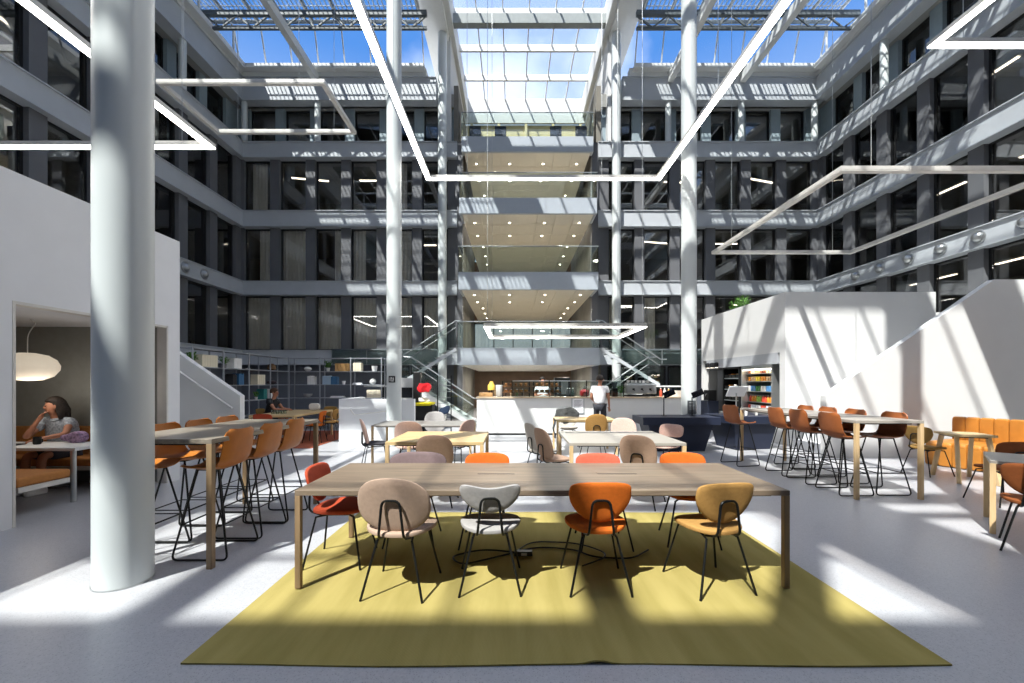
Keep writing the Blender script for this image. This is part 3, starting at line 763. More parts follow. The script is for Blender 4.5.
# coffee corner, dark cabinets at the far end of kiosk
cb = empty('coffee_cabinet', 'tall dark cabinet with a coffee niche at the far kiosk end', 'cabinet', (KX+.02, 13.65, 0))
MB().box(.2, 0, 0, .8, 1.2, 2.0).build('body', mat('cabinet_dark', '3c3e42', .5), cb, bevel=.006)
MB().box(.17, .02, .95, .2, .59, 1.95).build('door', mat('cabinet_door', '4a4c50', .45), cb); MB().box(.17, .61, .95, .2, 1.18, 1.95).build('door', M_black, cb)
for i, y in enumerate((13.85, 14.15, 14.45)):
    lp = empty('spot_lamp', 'round dark spot lamp in a row above the coffee cabinet', 'lamp', (KX-.02, y, 2.12), 0, 'spot lamps above the coffee cabinet')
    MB().lathe([(.07, -.08), (.09, -.06), (.09, .06), (.03, .09)], n=14).build('shade', M_black, lp, smooth=True); MB().lathe([(.05, -.085), (.055, -.079)], n=12).build('bulb', emis('spot_bulb', 'fff0d8', 3), lp)
cm = empty('coffee_machine', 'black coffee machine on the ledge before the dark cabinet', 'coffee machine', (KX-.2, 13.9, 0))
MB().box(-.2, -.25, 0, .15, .25, .95).build('stand', M_navy, cm); MB().box(-.15, -.18, .95, .12, .18, 1.3).build('body', M_black, cm, bevel=.02)
MB().tube([(-.12, -.08, 1.18), (-.2, -.08, 1.16), (-.2, -.08, 1.1)], .012, 6).build('spout', M_steel, cm); MB().box(-.25, -.14, .95, -.15, .14, .97).build('drip_tray', M_steel, cm)

# planters on the kiosk roof
def leaves_mb(n, r, h, size, seed, droop=.4):
    rnd = random.Random(seed); mb = MB()
    for i in range(n):
        a = rnd.uniform(0, 2*PI); l = r*rnd.uniform(.4, 1); z = h*rnd.uniform(.3, 1)
        p = Vector((0, 0, 0)); q = Vector((math.cos(a)*l, math.sin(a)*l, z)); s_ = size*rnd.uniform(.7, 1.2)
        sd = Vector((-math.sin(a), math.cos(a), rnd.uniform(-.4, .4)))*s_*.35
        d = (q-p).normalized()*s_; b = q-d*.6; m_ = q+d*.1; e_ = q+d*.7+Vector((0, 0, -droop*s_))
        k = len(mb.v); mb.v += [tuple(b), tuple(m_+sd), tuple(e_), tuple(m_-sd)]; mb.f += [(k, k+1, k+2, k+3)]
        if i % 3 == 0: mb.tube([p, q*.6, b], .004, 4)
    return mb
def plant(x, y, z, s_, label, pot='white', group=None, seed=1, wide=1):
    o = empty('potted_plant', label, 'plant', (x, y, z), 0, group)
    MB().lathe([(.07*s_, 0), (.1*s_, .16*s_), (.105*s_, .17*s_), (.09*s_, .17*s_), (.085*s_, .14*s_)], n=20).build('pot', M_white if pot == 'white' else mat('grey_pot', '77787a', .7), o, smooth=True)
    f = leaves_mb(70, .24*s_*wide, .38*s_, .1*s_, seed).build('foliage', M_leaf, o); f.location = (0, 0, .14*s_)
    return o
for i, (x, y) in enumerate(((7.3, 13.4), (7.4, 14.0))):
    plant(x, y, KZ+.002, .95, 'leafy green plant on top of the kiosk block, %s of the row' % ORD[i], 'grey', 'plants on the kiosk roof', i)
for i, (x, y) in enumerate(((-6.1, 4.4), (-6.3, 5.0), (-6.2, 6.2), (-6.0, 6.5))):
    plant(x, y, VZ+.002, .6, 'leafy green plant on top of the white niche block, %s from the viewer' % ORD[i], 'grey', 'plants on the niche block', i+9)

# ------------------------------------------------------------------ rug, long table
def rug(x0, x1, y0, y1, m, label, name='rug'):
    def fn(u, v):
        x = x0+(x1-x0)*u; y = y0+(y1-y0)*v
        z = .010+.003*math.sin(x*3.1+y)*math.cos(y*2.3)
        if v < .04: z += .02*math.exp(-((x-.47)/.06)**2)*(1-v/.04)
        if v == 0: y += .012*math.sin(x*2.7)
        if v == 1: y += .01*math.sin(x*2+1)
        return (x, y, z)
    o = MB().sheet(fn, 80, 40, .009).build(name, m, smooth=True); return tag(o, label, 'rug')
rug(-1.80, 2.38, 2.285, 4.98, M_rug, 'large mustard yellow woven rug under the long table')
def table(x0, x1, y0, y1, z, mt, ml, label, t=.045, lw=.065, group=None, rz=0, slots=False, inset=0, bevel=.004, splay=0, zf=0):
    cx, cyy = (x0+x1)/2, (y0+y1)/2; o = empty('table', label, 'table', (cx, cyy, zf), rz, group); z -= zf
    w_, d = x1-x0, y1-y0
    MB().box(-w_/2, -d/2, z-t, w_/2, d/2, z).build('tabletop', mt, o, bevel=bevel)
    if True:
        fr_ = MB(); i_ = .06; h = .018; i_ = min(i_, w_*.08)
        fr_.box(-w_/2+i_+lw, -d/2+i_, z-t-h, w_/2-i_-lw, -d/2+i_+.03, z-t).box(-w_/2+i_+lw, d/2-i_-.03, z-t-h, w_/2-i_-lw, d/2-i_, z-t)
        fr_.box(-w_/2+i_, -d/2+lw+i_, z-t-h, -w_/2+i_+.03, d/2-lw-i_, z-t).box(w_/2-i_-.03, -d/2+lw+i_, z-t-h, w_/2-i_, d/2-lw-i_, z-t)
        fr_.build('apron', M_wire, o)
    for sx in (-1, 1):
        for sy in (-1, 1):
            xx, yy = sx*(w_/2-lw/2-inset), sy*(d/2-lw/2-inset)
            if splay: MB().bar((xx, yy, z-t), (xx+sx*splay*.3, yy+sy*splay, .0), lw, lw).build('leg', ml, o, bevel=.004)
            else: MB().cbox(xx, yy, (z-t)/2, lw, lw, z-t).build('leg', ml, o, bevel=.004)
    if slots:
        for sx in (-.36, .9-.36+.0):
            MB().box(sx-.16 if sx < 0 else sx-.02, .04, z-.001, sx+.16 if sx < 0 else sx+.32, .115, z+.0015).build('cable_flap', mt, o)
            MB().box((sx-.16 if sx < 0 else sx-.02), .025, z-.001, (sx+.16 if sx < 0 else sx+.32), .04, z+.001).build('slot', M_black, o)
    return o
table(-1.6, 2.045, 3.11, 4.18, .74, M_oakdark, M_oakleg, 'long bronze brown wooden table standing on the yellow rug', slots=True, lw=.042, t=.04, zf=.016)
# power cable on the rug
pb = empty('power_strip', 'small black power strip with looping cable on the rug beneath long table', 'power strip', (.08, 3.72, .016))
MB().box(-.06, -.03, 0, .1, .03, .04).build('socket_box', M_black, pb, bevel=.006); MB().box(.0, -.032, .008, .05, -.03, .03).build('socket', M_white, pb)
pts = rpoly([(.05, 0, .015), (-.35, .12, .008), (-.62, -.05, .008), (-.5, -.22, .008), (-.2, -.05, .008), (.15, .18, .008), (.5, .1, .008), (.62, -.06, .008), (.95, -.1, .008), (1.15, .1, .008)], .2, 6)
MB().tube(pts, .008, 6).build('cable', M_wire, pb, smooth=True)
pts = rpoly([(-.05, .02, .02), (.1, .3, .01), (.55, .26, .01), (.8, -.02, .01), (.5, -.24, .01)], .2, 6)
MB().tube(pts, .007, 6).build('cable', M_wire, pb, smooth=True)

# ------------------------------------------------------------------ chairs
def sup(w_, h, e_=2.6, n=32, cx=0, cz=0):
    out = []
    for k in range(n):
        a = 2*PI*k/n; c, s_ = math.cos(a), math.sin(a)
        out.append((cx+w_/2*math.copysign(abs(c)**(2/e_), c), cz+h/2*math.copysign(abs(s_)**(2/e_), s_)))
    return out
def outline(style):
    if style == 'round': return sup(.53, .40, 2.35, 36)
    if style == 'butterfly':    # wide wings, dipped top
        o = []
        for (u, v) in sup(.44, .24, 2.3, 40):
            v2 = v + (.10*(abs(u)/.22)**2-.05 if v > 0 else .06*(abs(u)/.22)**2); o.append((u, v2))
        return o
    if style == 'oval': return sup(.46, .45, 2.8, 36)
    if style == 'flat':      # flat top, round bottom
        o = []
        for (u, v) in sup(.45, .31, 2.2, 40):
            if v > 0: v = .12*min(1, (v/.155)**.45); u = u*1.0
            else: u *= 1-.22*(abs(v)/.155); v *= 1.2
            if v > 0: v += .012*(abs(u)/.22)**2
            o.append((u, v))
        return o
    if style == 'wide': return sup(.58, .24, 3.2, 36)
    if style == 'low': return sup(.45, .22, 3.6, 36)
PROTO = {}
def chair_mesh(style, t):
    """local: sits facing +Y"""
def make_chair(style, mb_back, mb_seat, label, group, loc, rz):
    o = empty('chair', label, 'chair', loc, rz, group)
    bw = .034 if style != 'round' else .03
    zc = {'round': .665, 'butterfly': .70, 'flat': .695, 'oval': .675, 'low': .70, 'wide': .695}[style]
    def back(u, v, w_): return (u, -.235 - .10*(v/.4) + w_ + .55*u*u*1.0, zc+v)
    def seat(u, v, w_): return (u, v-.025, .435 + w_ + .18*u*u + (.25*v*v if v > 0 else .12*v*v)*-1 + .02)
    key = ('b', style)
    if key not in PROTO:
        a = MB().pad(outline(style), bw, back); PROTO[key] = a
        so = [(u*(1 - .1*(v < 0)*abs(v)/.21), v) for u, v in sup(.46, .43, 2.5, 36)]
        if style == 'round': so = [(u*1.12, v) for u, v in so]
        PROTO[('s', style)] = MB().pad(so, .04, seat)
    me = lambda k: PROTO[k]
    b = PROTO[key].build('backrest', mb_back, o, smooth=True); s_ = PROTO[('s', style)].build('seat', mb_seat, o, smooth=True)
    for o_ in (b, s_):
        o_.data.polygons.foreach_set('use_smooth', [True]*len(o_.data.polygons))
    R = .009
    for sx in (-1, 1):
        MB().tube([(sx*.22, -.26, 0), (sx*.125, -.19, .40), (sx*.11, -.1, .415), (sx*.11, .1, .435), (sx*.14, .13, .425), (sx*.225, .22, 0)][:3] , R, 7).build('leg', M_wire, o, smooth=True)
        MB().tube([(sx*.11, .08, .415), (sx*.15, .13, .405), (sx*.235, .21, 0)], R, 7).build('leg', M_wire, o, smooth=True)
    fr_ = MB().tube([(-.11, -.1, .415), (-.11, .08, .415), (.11, .08, .415), (.11, -.1, .415)], R*.9, 6, True)
    fr_.build('seat_frame', M_wire, s_, smooth=True)
    ztop = zc+{'round': .04, 'butterfly': .0, 'flat': -.01, 'oval': -.01, 'low': 0, 'wide': 0}[style]; yb = -.235-.10*((ztop-zc)/.4)-bw/2-.012
    pts = rpoly([(-.10, -.15, .41), (-.09, -.262, .44), (-.062, yb, ztop), (.062, yb, ztop), (.09, -.262, .44), (.10, -.15, .41)], .045, 5)
    MB().tube(pts, R*1.05, 8).build('back_bracket', M_wire, b, smooth=True)
    return o
COL = {'pink': ('a58d7b', 'fabric'), 'grey': ('96928f', 'f'), 'orange': ('c4631f', 'f'), 'tan': ('a57d46', 'f'), 'rust': ('a8442a', 'f'), 'mauve': ('6d5c5c', 'f'),
       'charcoal': ('3d3c40', 'f'), 'salmon': ('cc5a44', 'f'), 'paleorange': ('bb5a1c', 'f'), 'brown': ('7c4522', 'f'), 'olive': ('8a6c3a', 'f'), 'blush': ('bfa093', 'f'), 'cream': ('b9b2a8', 'f'), 'apricot': ('a98c78', 'f')}
def cmat(k): return mat('upholstery_'+k, COL[k][0], .8, noise=.07, nscale=40, bump=.15, spec=.2)
G1 = 'chairs around the long table on the rug'; G2 = 'chairs around the small cafe tables'
def chair(x, y, deg, style, colr, label, group=G2, seatc=None):
    return make_chair(style, cmat(colr), cmat(seatc or colr), label, group, (x, y, .011 if group == G1 else 0), math.radians(deg))
chair(-.82, 3.19, -4, 'round', 'pink', 'large oval beige pink chair, back to viewer, at near side of long table', G1)
chair(-.165, 3.26, 2, 'butterfly', 'grey', 'light grey chair with winged butterfly back at near side of long table', G1)
chair(.635, 3.26, 0, 'flat', 'orange', 'bright orange chair, back to the viewer, at near side of long table', G1)
chair(1.485, 3.24, 10, 'flat', 'tan', 'tan ochre chair at the near side of long table next to its end leg', G1)
chair(-1.45, 3.66, -88, 'flat', 'rust', 'rust red chair at the short end of the long table', G1)
chair(-.95, 4.08, 180, 'wide', 'mauve', 'wide mauve grey chair tucked at the far side of the long table', G1)
chair(-.25, 4.05, 180, 'low', 'paleorange', 'orange chair at the far side of long table behind the grey winged chair', G1)
chair(.86, 4.02, 180, 'low', 'salmon', 'salmon red chair tucked low at the far side of the long table', G1)
chair(1.7, 4.08, 172, 'low', 'paleorange', 'orange chair at the far side of long table near the tan chair', G1)

# cafe tables middle
table(-1.70, -.38, 5.66, 6.90, .74, M_oak, M_oakl, 'light oak cafe table behind the long table, in front of the grey one', lw=.05)
table(-2.6, -.75, 7.8, 8.75, .75, M_greytop, M_oakl, 'thin grey topped cafe table before the low white wall', lw=.04, t=.025)
table(.76, 2.30, 5.57, 6.96, .74, M_pale, M_oakl, 'pale laminate cafe table behind the long table on the kiosk side', lw=.05, t=.04)
table(.95, 2.25, 9.0, 9.9, .74, M_oak, M_oakl, 'oak cafe table nearest the bar counter', lw=.045, t=.04)
chair(-.95, 5.42, 0, 'oval', 'apricot', 'apricot oval chair, back to viewer, at near side of light oak table')
chair(-1.76, 7.25, 10, 'oval', 'blush', 'blush oval chair, back to viewer, at the near side of thin grey table')
chair(-2.4, 7.55, -65, 'oval', 'blush', 'blush oval chair turned sideways at the end of thin grey table', seatc='charcoal')
chair(-.98, 7.45, 62, 'oval', 'blush', 'blush oval chair facing sideways between the light oak and grey tables')
chair(-1.7, 9.1, 180, 'oval', 'grey', 'grey oval chair behind the thin grey table near low wall')
chair(.52, 6.8, -66, 'oval', 'cream', 'cream oval chair with dark rim facing the pale table, farther of two')
chair(.64, 6.05, -66, 'oval', 'apricot', 'apricot oval chair facing the pale table, nearer of the two at its end')
chair(1.66, 5.38, -32, 'oval', 'apricot', 'apricot oval chair turned askew, back to viewer, at the pale table')
chair(2.0, 7.4, 178, 'oval', 'blush', 'blush oval chair at the far side of the pale table')
chair(2.62, 7.25, 130, 'low', 'blush', 'small blush chair at the end of the pale table by navy counter')
chair(1.7, 8.85, 5, 'oval', 'tan', 'tan oval chair with black bracket at near side of bar oak table')
chair(1.35, 10.15, 180, 'oval', 'cream', 'cream chair under a dark jacket behind the oak table nearest the bar')
jk = MB().pad(sup(.60, .40, 2.6, 40), .13, lambda u, v, t: (1.35+u+.015*math.sin(v*31), 10.39+t+.02*math.sin(u*26), .735+v+.015*math.sin(u*17))).build('jacket', mat('dark_cloth', '4a4b4a', .9, noise=.2, nscale=20), smooth=True)
tag(jk, 'dark grey jacket hanging over the chair behind the bar oak table', 'jacket')
sc = MB().sheet(lambda u, v: (.94+(-.03+.02*math.sin(v*9)), 9.05+u*.3, .76-v*.42), 8, 10, .012).build('scarf', mat('grey_cloth', '55565a', .9, noise=.2, nscale=20), smooth=True)
tag(sc, 'dark grey scarf hanging from the corner of the bar oak table', 'scarf')

# ------------------------------------------------------------------ bar stools
M_st1 = mat('stool_leather', 'a8641f', .42, noise=.1, nscale=9, bump=.1, spec=.4)
M_st2 = mat('stool_leather_rust', '98562a', .45, noise=.1, nscale=9, bump=.1)
def stool_shell():
    prof = [(.19, .755), (.215, .765), (.20, .785), (.10, .778), (0, .772), (-.1, .776), (-.155, .80), (-.19, .86), (-.21, .95), (-.225, 1.04), (-.235, 1.12)]
    # arc-length param
    P_ = [Vector((0, a, b)) for a, b in prof[2:]]
    L = [0]
    for a, b in zip(P_, P_[1:]): L.append(L[-1]+(b-a).length)
    def at(t):
        s_ = t*L[-1]
        for i in range(len(L)-1):
            if s_ <= L[i+1]+1e-9:
                k = (s_-L[i])/(L[i+1]-L[i]); return P_[i].lerp(P_[i+1], k)
        return P_[-1]
    def fn(u, v):
        p = at(v); wd = .215
        e_ = min(v, 1-v)*L[-1]; r_ = .07
        if e_ < r_: wd = .215 - r_*(1-math.sqrt(max(0, 1-((r_-e_)/r_)**2)))
        wd *= (1-.06*max(0, v-.5)*2)
        x = (u-.5)*2*wd
        up_ = (abs(u-.5)*2)**3*.035
        return (x, p.y + (up_*.9 if v > .5 else 0), p.z + (up_ if v < .45 else up_*max(0, (.6-v)/.15) if v < .6 else 0))
    return MB().sheet(fn, 14, 30, -.012)
SP = {}
def stool(x, y, deg, label, group, m, key):
    if key in SP: return dup(SP[key], (x, y, 0), math.radians(deg), label, group)
    o = empty('bar_stool', label, 'bar stool', (x, y, 0), math.radians(deg), group); SP[key] = o
    stool_shell().build('seat_shell', m, o, smooth=True)
    for sx in (-1, 1):
        pts = rpoly([(sx*.12, .09, .765), (sx*.225, .24, .012), (sx*.225, -.24, .012), (sx*.12, -.09, .765)], .05, 4)
        MB().tube(pts, .009, 7).build('sled_leg', M_wire, o, smooth=True)
    t = .30; xx = .12+(.105)*(1-t/.765)*1.0; yy = .09+.15*(1-t/.765)
    MB().tube([(-xx, yy, t), (xx, yy, t)], .008, 6).build('foot_rail', M_wire, o)
    MB().tube([(-xx, -yy, t), (xx, -yy, t)], .006, 6).tube([(-xx, -yy, t), (-xx, yy, t)], .006, 6).tube([(xx, -yy, t), (xx, yy, t)], .006, 6).build('brace', M_wire, o)
    MB().tube([(-.12, -.09, .765), (-.12, .09, .765), (.12, .09, .765), (.12, -.09, .765)], .008, 6, True).build('seat_frame', M_wire, o)
    return o
table(-3.40, -2.46, 3.465, 5.38, 1.07, M_hightop, M_oakleg, 'dark topped high table beside the near column', lw=.048, t=.04)
for i, y in enumerate((3.85, 4.36, 4.84)):
    stool(-2.68, y, 90, 'orange brown bar stool on open side of dark high table, %s from the viewer' % ORD[i], 'stools at the dark high table', M_st1, 'a')
for i, y in enumerate((3.80, 4.27, 4.74, 5.21)):
    stool(-3.30, y, -90, 'orange brown bar stool between dark high table and niche, %s from the viewer' % ORD[i], 'stools at the dark high table', M_st1, 'a')
table(4.50, 5.39, 5.53, 8.35, 1.04, M_pale, M_oakl, 'pale high table with oak legs before the kiosk', lw=.048, t=.04)
for i, y in enumerate((5.92, 6.57, 7.13)):
    stool(4.64, y, -90, 'rust orange bar stool on navy counter side of pale high table, %s from viewer' % ORD[i], 'stools at the pale high table', M_st2, 'b')
for i, y in enumerate((5.95, 6.62, 7.2, 7.75)):
    stool(5.17, y, 90, 'rust orange bar stool on the stair side of pale high table, %s from the viewer' % ORD[i], 'stools at the pale high table', M_st2, 'b')
stool(4.28, 7.95, -80, 'rust orange bar stool drawn away at the far end of pale high table', 'stools at the pale high table', M_st2, 'b')

# ------------------------------------------------------------------ sunlit side foreground
table(5.02, 5.82, 3.90, 4.70, .745, M_pale, M_oakl, 'pale low table cut by the picture edge near the brown chairs', lw=.045, t=.03, rz=PI/4)
chair(4.80, 3.86, -50, 'flat', 'brown', 'brown leather chair at the near corner of the table cut by the picture edge', G2)
chair(6.9, 6.15, 120, 'low', 'brown', 'brown chair at the far side of the table cut by picture edge', G2) if False else None
chair(6.22, 5.4, -8, 'flat', 'brown', 'brown chair beyond the table cut by the picture edge', G2)
table(6.86, 7.38, 6.4, 6.92, .74, M_oak, M_oakl, 'small oak table with splayed legs in front of the mustard bench', lw=.05, t=.035, splay=.16, inset=.05, rz=-.35)
chair(6.98, 7.1, -80, 'flat', 'olive', 'olive brown chair at the small oak table before the mustard bench', G2)
def sofa(x, y, w_, label, rz=0):
    o = empty('bench_sofa', label, 'sofa', (x, y, 0), rz)
    n_ = round(w_/.2); cw = w_/n_
    for k in range(n_):
        def bk_(u, v, t, k=k): return (cw*k+cw/2+u, .95+t*1.0-.04*v, .62+v)
        MB().pad(sup(cw*1.0, .62, 9, 40), .13, lambda u, v, t: (cw*k+cw/2+u, .98+t, .57+v)).build('back_channel', M_leather, o, smooth=True)
    MB().box(0, 1.02, .0, w_, 1.12, .86).build('back_panel', M_leather, o, bevel=.03)
    for k in range(n_):
        MB().pad(sup(cw*1.0, .92, 9, 40), .13, lambda u, v, t: (cw*k+cw/2+u, .46+v, .38+t)).build('seat_channel', M_leather, o, smooth=True)
        MB().pad(sup(cw*1.0, .38, 8, 32), .1, lambda u, v, t: (cw*k+cw/2+u, .05+t, .20+v)).build('front_channel', M_leather, o, smooth=True)
    MB().box(.02, .05, .02, w_-.02, 1.0, .32).build('base', M_leather, o)
    return o
sofa(7.75, 7.95, 2.7, 'long mustard leather channel tufted bench against the white parapet', math.radians(-68.8))

# ------------------------------------------------------------------ niche furniture
nt_ = empty('niche_table', 'white table inside the seating niche', 'table', (-6.58, 5.7, 0))
MB().box(-1.0, -.3, .66, 1.0, .3, .70).build('tabletop', M_white, nt_, bevel=.006)
for sx in (-1, 1):
    for sy in (-1, 1): MB().tube([(sx*.93, sy*.25, 0), (sx*.93, sy*.25, .66)], .03, 14).build('leg', M_steel, nt_, smooth=True)
M_ob = mat('orange_bench_fabric', 'a8703a', .85, noise=.08, nscale=30)
def bench(x, y, w_, back_y, label, d=.6, s_=1):
    o = empty('bench', label, 'bench', (x, y, 0), 0, 'benches in the seating niche')
    MB().box(0, 0, .34, w_, d, .45).build('seat_cushion', M_ob, o, bevel=.03, seg=3)
    MB().box(.02, .02, .28, w_, d-.02, .34).build('frame', M_alu, o)
    if back_y: MB().box(0, -.1, .34, w_, .0, .87).build('backrest', M_ob, o, bevel=.03, seg=3)
    else: MB().box(0, d, .34, w_, d+.1, .87).build('backrest', M_ob, o, bevel=.03, seg=3)
    MB().box(.1, .1, 0, w_-1.0, d-.1, .28).build('plinth', mat('plinth_grey', '707276', .7), o)
bench(-8.2, 4.76, 2.62, True, 'orange padded bench at the near side of the niche table')
bench(-8.2, 6.03, 2.6, False, 'orange padded bench at the far side of the niche table', .42)
ln = empty('paper_lantern', 'flattened round paper lantern hanging in the seating niche', 'pendant lamp', (-6.62, 5.78, 1.75))
MB().lathe([(.02, -.19), (.14, -.18), (.25, -.13), (.31, -.04), (.315, .02), (.28, .1), (.2, .16), (.08, .19), (.02, .19)], n=36).build('shade', mat('paper_shade', 'e6d8c2', .9, emit=.25), ln, smooth=True)
L_ = bpy.data.lights.new('niche_fill_lamp', 'POINT'); L_.energy = 6; L_.color = (1, .93, .84); L_.shadow_soft_size = .25  # fill light added under the lantern to brighten the dark niche
lo = bpy.data.objects.new('niche_fill_lamp', L_); C.objects.link(lo); lo.location = (-6.5, 5.75, 1.5)
MB().tube(rpoly([(0, 0, .19), (0, 0, .45), (.12, 0, .6), (.04, 0, .649)], .1, 5), .006, 6).build('cord', M_white, ln)
lt = empty('laptop', 'open grey laptop on the niche table', 'laptop', (-7.3, 5.8, .702))
MB().box(-.16, -.11, 0, .16, .11, .016).build('base', M_steel, lt, bevel=.004)
m = Matrix.Translation((0, -.13, .115)) @ Matrix.Rotation(math.radians(12), 4, 'X')
MB().mbox(m, .32, .008, .21).build('screen', M_steel, lt)
cup = empty('mug', 'black mug on the niche table beside the seated woman', 'mug', (-6.42, 5.72, .702))
MB().lathe([(.035, 0), (.042, .01), (.042, .1), (.036, .1), (.034, .02)], n=20).build('body', M_black, cup, smooth=True); MB().tube([(.04, 0, .08), (.07, 0, .07), (.07, 0, .03), (.04, 0, .02)], .006, 6).build('handle', M_black, cup)
pc = MB().pad(sup(.3, .24, 2.4, 28), .16, lambda u, v, t: (-5.95+u*.2, 4.93+t, .58+v)).build('cushion', mat('pink_cloth', 'c98a9a', .9), smooth=True); tag(pc, 'small pink cushion leaning on the near niche bench', 'cushion')
bg_ = MB().pad(sup(.3, .14, 2.2, 28), .14, lambda u, v, t: (-6.1+u, 5.9+t, .775+v*(1+.3*math.sin(u*20)))).build('scarf', mat('patterned_scarf', '9a7f9c', .9, noise=.6, nscale=30), smooth=True); tag(bg_, 'crumpled patterned lilac scarf on the niche table', 'scarf')
nb_ = MB().box(-.12, -.09, 0, .12, .09, .015).build('notebook', M_black, loc=(-6.68, 5.62, .702), bevel=.003); tag(nb_, 'closed black notebook on the niche table beside mug', 'notebook')
# ------------------------------------------------------------------ people
def skin(name, nodes, edges, m, parent, root, sub=2):
    names = list(nodes); me = bpy.data.meshes.new(name)
    me.from_pydata([nodes[k][0] for k in names], [(names.index(a), names.index(b)) for a, b in edges], [])
    o = bpy.data.objects.new(name, me); C.objects.link(o); me.materials.append(m)
    import bmesh
    bm = bmesh.new(); bm.from_mesh(me); lay = bm.verts.layers.skin.verify(); bm.verts.ensure_lookup_table()
    for i, k in enumerate(names):
        r_ = nodes[k][1]; bm.verts[i][lay].radius = r_ if isinstance(r_, tuple) else (r_, r_); bm.verts[i][lay].use_root = (k == root)
    bm.to_mesh(me); bm.free()
    sm = o.modifiers.new('skin', 'SKIN'); sm.use_smooth_shade = True
    ss = o.modifiers.new('sub', 'SUBSURF'); ss.levels = sub; ss.render_levels = sub
    if parent: o.parent = parent
    return o
def person(label, loc, rz, pose, cloth_top, cloth_bottom, hairm, hair_long=False, skinm=None, look=0, sleeves=.55):
    skinm = skinm or M_skin
    o = empty('person', label, 'person', loc, rz)
    J = pose                                    # dict of joints
    N = {}; E = []
    def nd(k, r_): N[k] = (J[k], r_)
    nd('pelvis', .125); nd('waist', .115); nd('chest', .145); nd('neckb', .06); nd('neck', .05); 
    for k, r_ in (('pelvis', (.15, .11)), ('waist', (.135, .10)), ('chest', (.165, .115))): N[k] = (J[k], (r_[0]*.85, r_[1]*.85))
    H = Vector(J['head'])
    N['jaw'] = (tuple(H+Vector((0, .015, -.07))), .06); N['skull'] = (tuple(H+Vector((0, -.005, .015))), (.085, .1)); N['crown'] = (tuple(H+Vector((0, -.01, .08))), .065)
    nose = Matrix.Rotation(look, 3, 'Z') @ Vector((0, .105, -.02)); N['nose'] = (tuple(H+nose), .014)
    E += [('pelvis', 'waist'), ('waist', 'chest'), ('chest', 'neckb'), ('neckb', 'neck'), ('neck', 'jaw'), ('jaw', 'skull'), ('skull', 'crown'), ('skull', 'nose')]
    for s_ in 'lr':
        for k, r_ in (('sh', .055), ('el', .04), ('wr', .026), ('hip', .085), ('kn', .058), ('an', .04)): N[s_+k] = (J[s_+k], r_)
        E += [('chest', s_+'sh'), (s_+'sh', s_+'el'), (s_+'el', s_+'wr'), ('pelvis', s_+'hip'), (s_+'hip', s_+'kn'), (s_+'kn', s_+'an')]
        W_ = Vector(J[s_+'wr']); d = (W_-Vector(J[s_+'el'])).normalized(); sd = d.cross(Vector((0, 0, 1)) if abs(d.z) < .9 else Vector((0, 1, 0))).normalized(); pl = W_+d*.07
        N[s_+'palm'] = (tuple(pl), (.035, .018)); E.append((s_+'wr', s_+'palm'))
        curl = d.cross(sd)
        for i, (off, ln_) in enumerate(((-.028, .06), (-.01, .07), (.009, .066), (.027, .05))):
            a = pl+sd*off+d*.03; b = a+d*ln_*.5+curl*.008; c_ = b+d*ln_*.4+curl*.022
            for q, pp in enumerate((a, b, c_)): N['%sf%d%d' % (s_, i, q)] = (tuple(pp), .0085)
            E += [(s_+'palm', '%sf%d0' % (s_, i)), ('%sf%d0' % (s_, i), '%sf%d1' % (s_, i)), ('%sf%d1' % (s_, i), '%sf%d2' % (s_, i))]
        a = W_+d*.035-sd*.035; b = a+d*.03-sd*.015
        N[s_+'t0'] = (tuple(a), .011); N[s_+'t1'] = (tuple(b), .009); E += [(s_+'palm', s_+'t0'), (s_+'t0', s_+'t1')]
        A = Vector(J[s_+'an']); N[s_+'toe'] = (tuple(A+Vector((0, .15, -.045))), .035); E.append((s_+'an', s_+'toe'))
    body = skin('body', N, E, skinm, o, 'pelvis')
    # shirt
    T = {'a': (tuple(Vector(J['pelvis'])+Vector((0, 0, -.03))), (.185, .15)), 'b': (J['waist'], (.175, .145)), 'c': (J['chest'], (.19, .15)), 'd': (tuple(Vector(J['neckb'])+Vector((0, 0, -.015))), .075)}
    ee = [('a', 'b'), ('b', 'c'), ('c', 'd')]
    for s_ in 'lr':
        sh = Vector(J[s_+'sh']); el = Vector(J[s_+'el']); T[s_+'s'] = (tuple(sh), .075); T[s_+'e'] = (tuple(sh.lerp(el, sleeves)), .062); ee += [('c', s_+'s'), (s_+'s', s_+'e')]
    skin('shirt', T, ee, cloth_top, o, 'a')
    B = {'p': (tuple(Vector(J['pelvis'])+Vector((0, 0, -.02))), (.145, .12))}; ee = []
    for s_ in 'lr':
        hp = Vector(J[s_+'hip']); kn = Vector(J[s_+'kn']); B[s_+'h'] = (tuple(hp), .1); B[s_+'k'] = (tuple(hp.lerp(kn, .85)), .082); ee += [('p', s_+'h'), (s_+'h', s_+'k')]
    skin('trousers', B, ee, cloth_bottom, o, 'p')
    for s_ in 'lr':
        A = Vector(J[s_+'an']); MB().pad(sup(.1, .28, 3, 20), .09, lambda u, v, t: (A.x+u, A.y+.06+v, max(.005, A.z-.045+t))).build('shoe', M_white, o, smooth=True)
    hm = MB(); Hc = H+Vector((0, -.022, .04))
    vs_ = []; rings = 10; n_ = 20; fs = []
    R2 = Matrix.Rotation(look, 3, 'Z')
    for i in range(rings+1):
        th = (i/rings)*(PI*.62)
        for k in range(n_):
            a = 2*PI*k/n_; q = Vector((math.sin(th)*math.cos(a)*.098, math.sin(th)*math.sin(a)*.115, math.cos(th)*.112))
            if q.y > .02 and q.z < .03: q *= .8; 
            q = R2 @ q; vs_.append(Hc+q)
